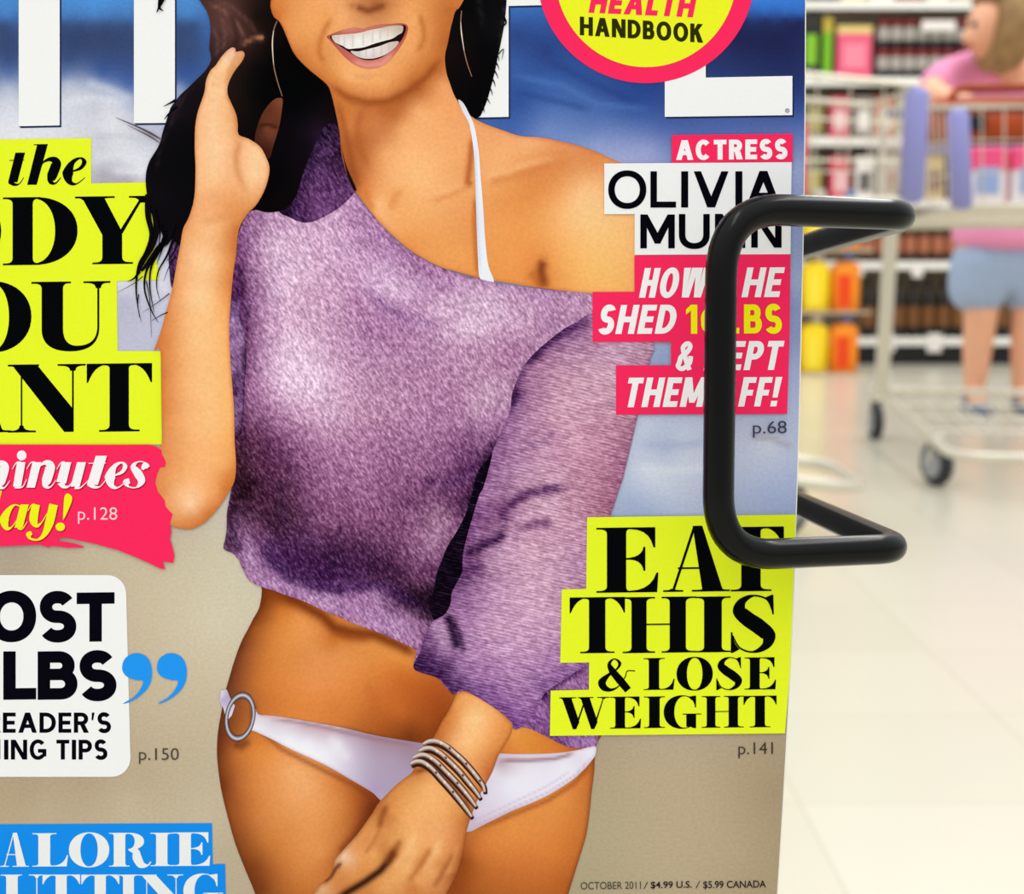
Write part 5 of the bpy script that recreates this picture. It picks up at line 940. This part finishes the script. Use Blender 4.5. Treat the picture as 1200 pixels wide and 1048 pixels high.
row3 = [(950,(120,112,60),(176,160,90),'olive'),(978,(214,80,100),(240,200,200),'rose'),(1006,(150,140,128),(230,226,220),'grey'),(1030,(206,110,70),(240,230,210),'terracotta'),(1056,(196,190,170),(120,110,100),'stone'),(1082,(190,150,80),(236,226,190),'mustard'),(1110,(180,70,60),(236,226,210),'brick-red'),(1140,(220,210,190),(90,110,150),'ivory'),(1170,(140,60,50),(226,200,160),'maroon')]
for px, c, f, nm in row3:
    pack('box', nm+' box on the shelf just under the dark cans', 'box', px, 1.155, .100, .2, .21, c, None, f, group='boxes just under the dark cans')
row2 = [(950,(110,106,60),(190,170,90),'khaki'),(980,(220,70,96),(244,190,196),'raspberry'),(1010,(236,232,226),(70,70,72),'white'),(1036,(214,206,190),(160,80,60),'sand-coloured'),(1062,(140,110,80),(220,210,180),'tan'),(1090,(206,180,120),(120,70,40),'straw-yellow'),(1120,(120,50,44),(220,190,150),'dark red'),(1150,(190,180,160),(90,90,100),'putty')]
for px, c, f, nm in row2:
    pack('box', nm+' box on the shelf behind the shopping cart baskets', 'box', px, .845, .100, .2, .22, c, None, f, group='boxes behind the cart baskets')
def bottle(label, px, z, body, lab_, cap_, group=None, r=.032, h=.27, q_=1.0):
    t = thing('sauce_bottle', label, 'bottle', (GX(px), GY+.05, z), 0, group)
    lathe_obj('glass_body', [(r*.9, 0), (r, .006), (r, h*.58), (r*.85, h*.68), (r*.42, h*.8), (r*.40, h*.92)], body, t)
    lathe_obj('paper_label', [(r+.0006, h*.18), (r+.001, h*.19), (r+.001, h*.5), (r+.0006, h*.51)], lab_, t)
    lathe_obj('screw_cap', [(r*.46, h*.915), (r*.48, h*.93), (r*.48, h*.995), (r*.3, h)], cap_, t)
    return t
b1 = bottle('short bottle with an orange label on the shelf above the dark bottles', 1016, .53, cm('glass_brown', (66, 34, 20)), cm('label_orange', (176, 108, 78)), cm('cap_pink', (226, 150, 150)), 'short bottles on the low shelf', h=.25)
for i in range(1, 13): dup(b1, (GX(1016)+.072*i, GY+.05, .53))
b2 = bottle('tall dark bottle with a brown label on the lowest shelf', 1018, .14, cm('glass_dark', (26, 18, 18)), cm('label_brown', (120, 76, 34)), cm('cap_dark', (36, 22, 22)), 'dark bottles on the lowest shelf', h=.31, r=.034)
for i in range(1, 12): dup(b2, (GX(1018)+.078*i, GY+.05, .14))

# ------------------------------------------------------------------ floor display of detergent jugs
JY = 7.12
def jug(label, body, lab_, cap_, loc, group='detergent jugs on the floor display'):
    t = thing('detergent_jug', label, 'jug', loc, 0, group)
    bm = bmesh.new()
    rings = []
    for z, wx, wy, ox in ((0, .060, .045, 0), (.006, .066, .05, 0), (.10, .067, .052, 0), (.19, .067, .05, 0), (.215, .062, .046, .004), (.228, .036, .032, .012), (.232, .022, .022, .014), (.245, .020, .020, .014)):
        rings.append([bm.verts.new((ox+math.copysign(abs(math.cos(a))**.6, math.cos(a))*wx, math.copysign(abs(math.sin(a))**.6, math.sin(a))*wy, z)) for a in [2*math.pi*k/20 for k in range(20)]])
    for A, B in zip(rings[:-1], rings[1:]):
        for k in range(20): bm.faces.new((A[k], A[(k+1) % 20], B[(k+1) % 20], B[k]))
    bm.faces.new(rings[0][::-1]); bm.faces.new(rings[-1])
    obj('jug_body', bm, body, t, smooth=True)
    bm = bmesh.new(); add_box(bm, (-.012, -.0525, .10), (.062, .004, .15), .001); obj('jug_label', bm, lab_, t)
    bm = bmesh.new(); add_lathe(bm, [(.025, .243), (.027, .246), (.026, .278), (.018, .282)], 16, c=(.014, 0, 0)); obj('jug_cap', bm, cap_, t)
    bm = bmesh.new(); add_tube(bm, fillet([(-.050, 0, .13), (-.058, 0, .215), (-.020, 0, .232), (.0, 0, .222)], .02, 6), .009, 8); obj('jug_handle', bm, body, t)
    return t
JO = cm('jug_orange', (246, 142, 6)); JYl = cm('jug_yellow', (250, 216, 4)); JR = cm('jug_red_label', (236, 70, 8)); JB = cm('jug_blue_cap', (92, 120, 172)); JW = cm('jug_pale_label', (250, 226, 60)); JC = cm('jug_grey_cap', (200, 196, 190))
xj = lambda px: at(px, 400, JY).x
TR = cm('cardboard_tray', (196, 178, 150))
for k, nm in ((0, 'bottom'), (1, 'middle'), (2, 'top')):
    z = k*.290
    tr = thing('display_tray', 'shallow cardboard tray under the %s row of orange and yellow jugs' % nm, 'tray', (xj(960), JY, z))
    bm = bmesh.new(); add_box(bm, (0, 0, .003), (.46, .13, .006), .001); obj('tray_floor', bm, TR, tr)
    bm = bmesh.new(); add_box(bm, (0, -.064, .006), (.46, .004, .012), .001); obj('tray_lip', bm, TR, tr)
    jug('orange jug with red label and blue cap, %s row of the display' % nm, JO, JR, JB, (xj(991)-.012, JY, z+.0065))
    jug('yellow jug beside the orange jug in the %s row of the jug display' % nm, JYl, JW, JC, (xj(955)-.008, JY, z+.0065))
    jug('yellow jug behind the magazine edge, %s row of the jug display' % nm, JYl, JR, JB, (xj(921)-.008, JY, z+.0065))

# ------------------------------------------------------------------ shopping carts
CH = mat('cart_chrome', (206, 200, 182), 0.35, 0.5, metal=0.35); LIL = mat('lilac_plastic', (140, 140, 196), 0.45); TYR = mat('cart_tyre', (44, 46, 50), 0.5); HUB = mat('cart_hub', (150, 152, 154), 0.4); HND = mat('handle_grip', (60, 80, 150), 0.45)
def lerp(a, b, t): return a+(b-a)*t
def cart(label, loc, rz, bumpers=(-1, 1)):
    t = thing('shopping_cart', label, 'shopping cart', loc, rz)
    yf, yr = -.57, .50
    def bx_(s, y, z):                      # basket side at length y, height fraction z
        k = (y-yf)/(yr-yf); hw = lerp(.20, .28, k); z0 = lerp(.685, .65, k); z1 = lerp(.905, 1.0, k)
        return (s*(hw-.015*(1-z)), y, lerp(z0, z1, z))
    bm = bmesh.new()
    for z, r in ((0, .006), (.33, .0025), (.66, .0025), (1.0, .007)):
        add_tube(bm, [bx_(-1, yr, z), bx_(-1, yf, z), bx_(1, yf, z), bx_(1, yr, z)], r, 6, closed=True)
    for s in (-1, 1):
        for i in range(17):
            y = lerp(yf, yr, i/16.0); add_tube(bm, [bx_(s, y, 0), bx_(s, y, 1)], .002, 5)
    for i in range(1, 8):
        u = lerp(-1, 1, i/8.0)
        for y in (yf, yr):
            a = bx_(1, y, 0); b_ = bx_(1, y, 1); add_tube(bm, [(u*a[0], y, a[2]), (u*b_[0], y, b_[2])], .002, 5)
        a = bx_(1, yf, 0); b_ = bx_(1, yr, 0); add_tube(bm, [(u*a[0], yf, a[2]), (u*b_[0], yr, b_[2])], .003, 5)
    for i in range(0, 17):
        y = lerp(yf, yr, i/16.0); a = bx_(-1, y, 0); b_ = bx_(1, y, 0); add_tube(bm, [a, b_], .003, 5)
    obj('wire_basket', bm, CH, t)
    for s in bumpers:                      # lilac bumpers on the front corners
        bm = bmesh.new(); a = Vector(bx_(s, yf, 0)); b_ = Vector(bx_(s, yf, 1))
        add_tube(bm, [a+Vector((0, 0, -.01)), a, b_+Vector((0, 0, -.018)), b_+Vector((0, 0, -.004))], [.012, .025, .025, .014], 10); obj('corner_bumper', bm, LIL, t, smooth=True)
    bm = bmesh.new()
    fr = fillet([(-.27, .60, .16), (-.20, -.30, .12), (-.18, -.50, .095), (.18, -.50, .095), (.20, -.30, .12), (.27, .60, .16)], [0, .1, .1, .1, .1, 0], 8)
    add_tube(bm, fr, .0125, 8); add_tube(bm, [(-.27, .52, .16), (.27, .52, .16)], .011, 8)
    for i in range(1, 8):
        u = lerp(-1, 1, i/8.0); add_tube(bm, [(u*.19, -.36, .125), (u*.255, .50, .165)], .0035, 5)
    for y in (-.3, -.05, .2): add_tube(bm, [(-lerp(.2, .26, (y+.3)/.8), y, .135+.03*(y+.3)), (lerp(.2, .26, (y+.3)/.8), y, .135+.03*(y+.3))], .0035, 5)
    obj('lower_frame', bm, CH, t)
    for s in (-1, 1):
        bm = bmesh.new(); add_tube(bm, [(s*.268, .50, .16), (s*.262, .43, .655)], .0115, 8); obj('frame_leg', bm, CH, t)
        bm = bmesh.new(); add_tube(bm, [(s*.262, .36, .16), (s*.255, .27, .66)], .0115, 8); obj('frame_leg', bm, CH, t)
        bm = bmesh.new(); add_tube(bm, fillet([(s*.272, .47, .66), (s*.28, .54, .98), (s*.27, .63, 1.0)], .05, 6), .011, 8); obj('handle_bracket', bm, CH, t)
    bm = bmesh.new(); add_tube(bm, [(-.28, .63, 1.0), (.28, .63, 1.0)], .014, 10); obj('push_handle', bm, HND, t)
    bm = bmesh.new(); add_box(bm, (0, .355, .868), (.47, .23, .006), .002); obj('child_seat', bm, LIL, t)
    for x, y, a in ((-.19, -.33, .5), (.19, -.33, .4), (-.265, .60, .15), (.265, .60, .1)):
        bm = bmesh.new(); rot = Matrix.Rotation(a, 3, 'Z')
        rr_ = [(-.015, .036), (-.015, .050), (-.010, .056), (.010, .056), (.015, .050), (.015, .036)]
        R_ = []
        for q_, r_ in rr_: R_.append([bm.verts.new(rot @ Vector((q_, r_*math.cos(2*math.pi*k/20), r_*math.sin(2*math.pi*k/20))) + Vector((x, y, .0562))) for k in range(20)])
        for A, B in zip(R_, R_[1:]+R_[:1]):
            for k in range(20): bm.faces.new((A[k], A[(k+1) % 20], B[(k+1) % 20], B[k]))
        wh = obj('caster_wheel', bm, TYR, t, smooth=False)
        bm = bmesh.new(); v = [rot @ Vector((q_, 0, 0)) + Vector((x, y, .0562)) for q_ in (-.017, .017)]
        add_tube(bm, v, .036, 16); obj('wheel_hub', bm, HUB, wh)
        bm = bmesh.new()
        for q_ in (-.022, .022): add_tube(bm, [rot @ Vector((q_, 0, 0)) + Vector((x, y, .056)), rot @ Vector((q_*.7, 0, 0)) + Vector((x, y, .125))], .005, 6)
        add_tube(bm, [rot @ Vector((-.018, 0, 0)) + Vector((x, y, .122)), rot @ Vector((.018, 0, 0)) + Vector((x, y, .122))], .010, 6)
        obj('wheel_fork', bm, CH, wh)
    return t
cart('chrome shopping cart pushed by the woman in the pink shirt', (1.299, 3.995, 0), math.radians(-9))
cart('chrome shopping cart half hidden behind the magazine, nose pointing right', (.23, 3.22, 0), math.radians(90), (-1,))
def cartpt(x, y, z): 
    a = math.radians(-9); return (1.299+x*math.cos(a)-y*math.sin(a), 3.995+x*math.sin(a)+y*math.cos(a), z)
RZ = math.radians(-9)
# things in the cart
for i, (x, nm) in enumerate(((-.105, 'first'), (-.005, 'second'), (.095, 'third'))):
    pack('yogurt_pack', 'white and pink pack in the cart, %s from left in its front row' % nm, 'pack', 0, 0, .085, .08, .135, (238, 230, 234), (240, 80, 130), (150, 170, 214), loc=cartpt(x, -.36, .692), rz=RZ, topf=.42, group='packs in the cart')
pack('grocery_box', 'red and orange slim box at the front left corner of the woman\'s cart', 'box', 0, 0, .035, .07, .15, (226, 96, 70), (214, 60, 80), None, loc=cartpt(-.155, -.29, .692), rz=RZ)
for i, (x, c, nm) in enumerate(((.55, (222, 80, 100), 'rose pink'), (.40, (236, 232, 228), 'plain white'), (.25, (216, 70, 92), 'crimson pink'))):
    pack('grocery_box', nm+' box standing in the cart half hidden by the magazine', 'box', 0, 0, .12, .16, .15, c, None, (244, 236, 230), loc=(x, 3.22, .694 if x > .3 else .69), rz=0)
# handbag on the child seat
HB = mat('handbag_leather', (160, 62, 14), 0.45, noise=.12, nscale=14); HBD = mat('handbag_dark_leather', (112, 36, 14), 0.5); BUC = mat('buckle_black', (20, 16, 18), 0.3)
hb = thing('handbag', 'orange brown leather handbag sitting on the child seat of the cart', 'handbag', cartpt(.015, .345, .8715), RZ)
bm = bmesh.new(); rings = []
for z, wx, wy in ((0, .17, .06), (.01, .19, .075), (.07, .20, .085), (.11, .185, .07), (.138, .165, .035), (.144, .15, .02)):
    rings.append([bm.verts.new((math.copysign(abs(math.cos(a))**.55, math.cos(a))*wx, math.copysign(abs(math.sin(a))**.7, math.sin(a))*wy, z)) for a in [2*math.pi*k/28 for k in range(28)]])
for A, B in zip(rings[:-1], rings[1:]):
    for k in range(28): bm.faces.new((A[k], A[(k+1) % 28], B[(k+1) % 28], B[k]))
bm.faces.new(rings[0][::-1]); bm.faces.new(rings[-1]); obj('bag_body', bm, HB, hb, smooth=True)
bm = bmesh.new(); add_box(bm, (0, -.074, .106), (.36, .012, .022), .004); obj('leather_band', bm, HBD, hb)
bm = bmesh.new(); add_box(bm, (-.06, -.090, .064), (.05, .014, .042), .004); obj('buckle', bm, BUC, hb)
for y in (-.03, .03):
    bm = bmesh.new(); add_tube(bm, fillet([(-.13, y, .115), (-.11, y, .168), (.11, y, .168), (.13, y, .115)], .06, 8), .010, 8); obj('carry_handle', bm, HB, hb, smooth=True)

# ------------------------------------------------------------------ the woman behind the cart
def skinned(name, verts, edges, rad, m, parent, sub=2, root=0):
    me = bpy.data.meshes.new(name); me.from_pydata([tuple(v) for v in verts], edges, [])
    o = bpy.data.objects.new(name, me); C.objects.link(o)
    sk = o.modifiers.new('skin', 'SKIN'); sk.use_smooth_shade = True
    for i, r in enumerate(rad):
        sv = me.skin_vertices[0].data[i]; sv.radius = (r, r) if not isinstance(r, tuple) else r; sv.use_root = (i == root)
    sb = o.modifiers.new('sub', 'SUBSURF'); sb.levels = sub; sb.render_levels = sub
    dg = bpy.context.evaluated_depsgraph_get(); dg.update()
    nm = bpy.data.meshes.new_from_object(o.evaluated_get(dg)); nm.name = name
    bpy.data.objects.remove(o); nm.materials.clear(); nm.materials.append(m)
    for p in nm.polygons: p.use_smooth = True
    q_ = bpy.data.objects.new(name, nm); C.objects.link(q_); q_.parent = parent
    return q_
PX, PY = 1.736, 5.30
pw = thing('person', 'woman in a pink shirt and pale blue shorts leaning on a shopping cart, looking left', 'person', (PX, PY, 0))
SKN = mat('skin', (232, 172, 138), 0.55, noise=.05, nscale=20)
V_ = []; E_ = []; R_ = []
def node(p, r, par=None):
    V_.append(p); R_.append(r)
    if par is not None: E_.append((par, len(V_)-1))
    return len(V_)-1
n0 = node((0, 0, .66), .14); n1 = node((0, -.02, .88), .15, n0); n2 = node((-.03, -.06, 1.10), .14, n1); n3 = node((-.065, -.16, 1.185), .056, n2)
n4 = node((-.12, -.22, 1.215), .052, n3); n5 = node((-.178, -.275, 1.262), .076, n4); n6 = node((-.17, -.275, 1.337), .084, n5); n7 = node((-.165, -.27, 1.387), .06, n6)
node((-.270, -.297, 1.280), .015, n5)
for s in (-1, 1):
    h = node((s*.09, 0, .56), .095, n0); k_ = node((s*.085, -.015, .36), .062, h); c_ = node((s*.085, .01, .24), .056, k_); a_ = node((s*.085, .03, .075), .036, c_); node((s*.095, -.09, .035), .030, a_)
    sh = node((s*.19, -.06, 1.205), .062, n2)
    el = (-.345, -.20, 1.10) if s < 0 else (.30, -.20, 1.09)
    hd = (-.326, -.565, 1.035) if s < 0 else (-.10, -.60, 1.035)
    e_ = node(el, .050, sh); w_ = node(tuple(lerp(np.array(el), np.array(hd), .80)), .030, e_); pm = node(tuple(lerp(np.array(el), np.array(hd), .95)), .032, w_)
    hd = np.array(hd)
    for i, (dx, ln) in enumerate(((-.033, .95), (-.011, 1.08), (.011, 1.0), (.033, .82))):
        kn = node((hd[0]+dx, hd[1]-.022, hd[2]+.006), .0105, pm); f1 = node((hd[0]+dx*1.05, hd[1]-.052*ln, hd[2]-.010), .009, kn); node((hd[0]+dx*1.05, hd[1]-.054*ln, hd[2]-.038*ln), .008, f1)
    th = node((hd[0]-s*.040, hd[1]+.012, hd[2]-.016), .011, pm); node((hd[0]-s*.052, hd[1]-.018, hd[2]-.030), .009, th)
skinned('body', V_, E_, R_, SKN, pw)
PINKC = mat('pink_cotton', (234, 146, 186), 0.75, noise=.06, nscale=9)
sv_ = [(0, .0, .565), (0, 0, .66), (0, -.02, .88), (-.03, -.06, 1.09), (-.06, -.13, 1.165), (-.19, -.06, 1.20), (-.285, -.13, 1.145), (-.335, -.19, 1.107), (.19, -.06, 1.20), (.26, -.13, 1.14), (.295, -.19, 1.10)]
skinned('shirt', sv_, [(0, 1), (1, 2), (2, 3), (3, 4), (3, 5), (5, 6), (6, 7), (3, 8), (8, 9), (9, 10)], [.205, .205, .20, .185, .108, .082, .074, .070, .082, .074, .070], PINKC, pw, root=2)
DEN = mat('pale_denim', (158, 176, 204), 0.8, noise=.06, nscale=30)
skinned('shorts', [(0, 0, .66), (0, 0, .585), (-.10, 0, .49), (-.105, 0, .352), (.10, 0, .49), (.105, 0, .352)], [(0, 1), (1, 2), (2, 3), (1, 4), (4, 5)], [.165, .17, .115, .108, .115, .108], DEN, pw)
HAIRM = mat('ash_brown_hair', (146, 116, 74), 0.6, noise=.3, nscale=26)
fd = Vector((-.97, -.24, 0)).normalized()
bm = bmesh.new(); bmesh.ops.create_icosphere(bm, subdivisions=4, radius=1.0)
for v in bm.verts:
    n = v.co.copy(); f = n.dot(fd)
    r = Vector((n.x*.122, n.y*.126, n.z*(.125 if n.z > 0 else .165)))
    if f > .35: r -= fd*(f-.35)*.11*(1.0 if n.z < .55 else .35)
    r *= 1+.035*math.sin(9*math.atan2(n.y, n.x)+5*n.z)
    v.co = r - fd*.030 + Vector((-.17, -.273, 1.324))
obj('hair', bm, HAIRM, pw, smooth=True)
side = Vector((-fd.y, fd.x, 0))
EYE = mat('eye_dark', (40, 30, 28), 0.3); LIPM = mat('lip_rose', (176, 84, 78), 0.5)
hc_ = Vector((-.175, -.275, 1.297))
for s in (-1, 1):
    bm = bmesh.new(); bmesh.ops.create_uvsphere(bm, u_segments=12, v_segments=8, radius=.010)
    for v in bm.verts: v.co += hc_+fd*.078+side*s*.032+Vector((0, 0, .012))
    obj('eye', bm, EYE, pw, smooth=True)
bm = bmesh.new(); add_tube(bm, [hc_+fd*.072+side*(-.022)+Vector((0, 0, -.055)), hc_+fd*.083+Vector((0, 0, -.056)), hc_+fd*.072+side*.022+Vector((0, 0, -.055))], [.003, .007, .003], 8); obj('lips', bm, LIPM, pw, smooth=True)
SHO = mat('blue_grey_canvas', (96, 108, 132), 0.7); SOL = mat('shoe_sole', (224, 220, 212), 0.6)
for s in (-1, 1):
    bm = bmesh.new(); rings = []
    for y, wx, zt in ((.075, .028, .075), (.05, .040, .085), (0, .042, .08), (-.05, .046, .062), (-.10, .046, .05), (-.135, .034, .040), (-.15, .015, .03)):
        rings.append([bm.verts.new((s*.09+math.cos(a)*wx, y, .016+max(0, math.sin(a))*zt*.8)) for a in [math.pi*2*k/14 for k in range(14)]])
    for A, B in zip(rings[:-1], rings[1:]):
        for k in range(14): bm.faces.new((A[k], A[(k+1) % 14], B[(k+1) % 14], B[k]))
    bm.faces.new(rings[0][::-1]); bm.faces.new(rings[-1]); so = obj('shoe', bm, SHO, pw, smooth=True)
    bm = bmesh.new(); add_box(bm, (s*.09, -.037, .009), (.088, .225, .018), .008); obj('shoe_sole', bm, SOL, so)
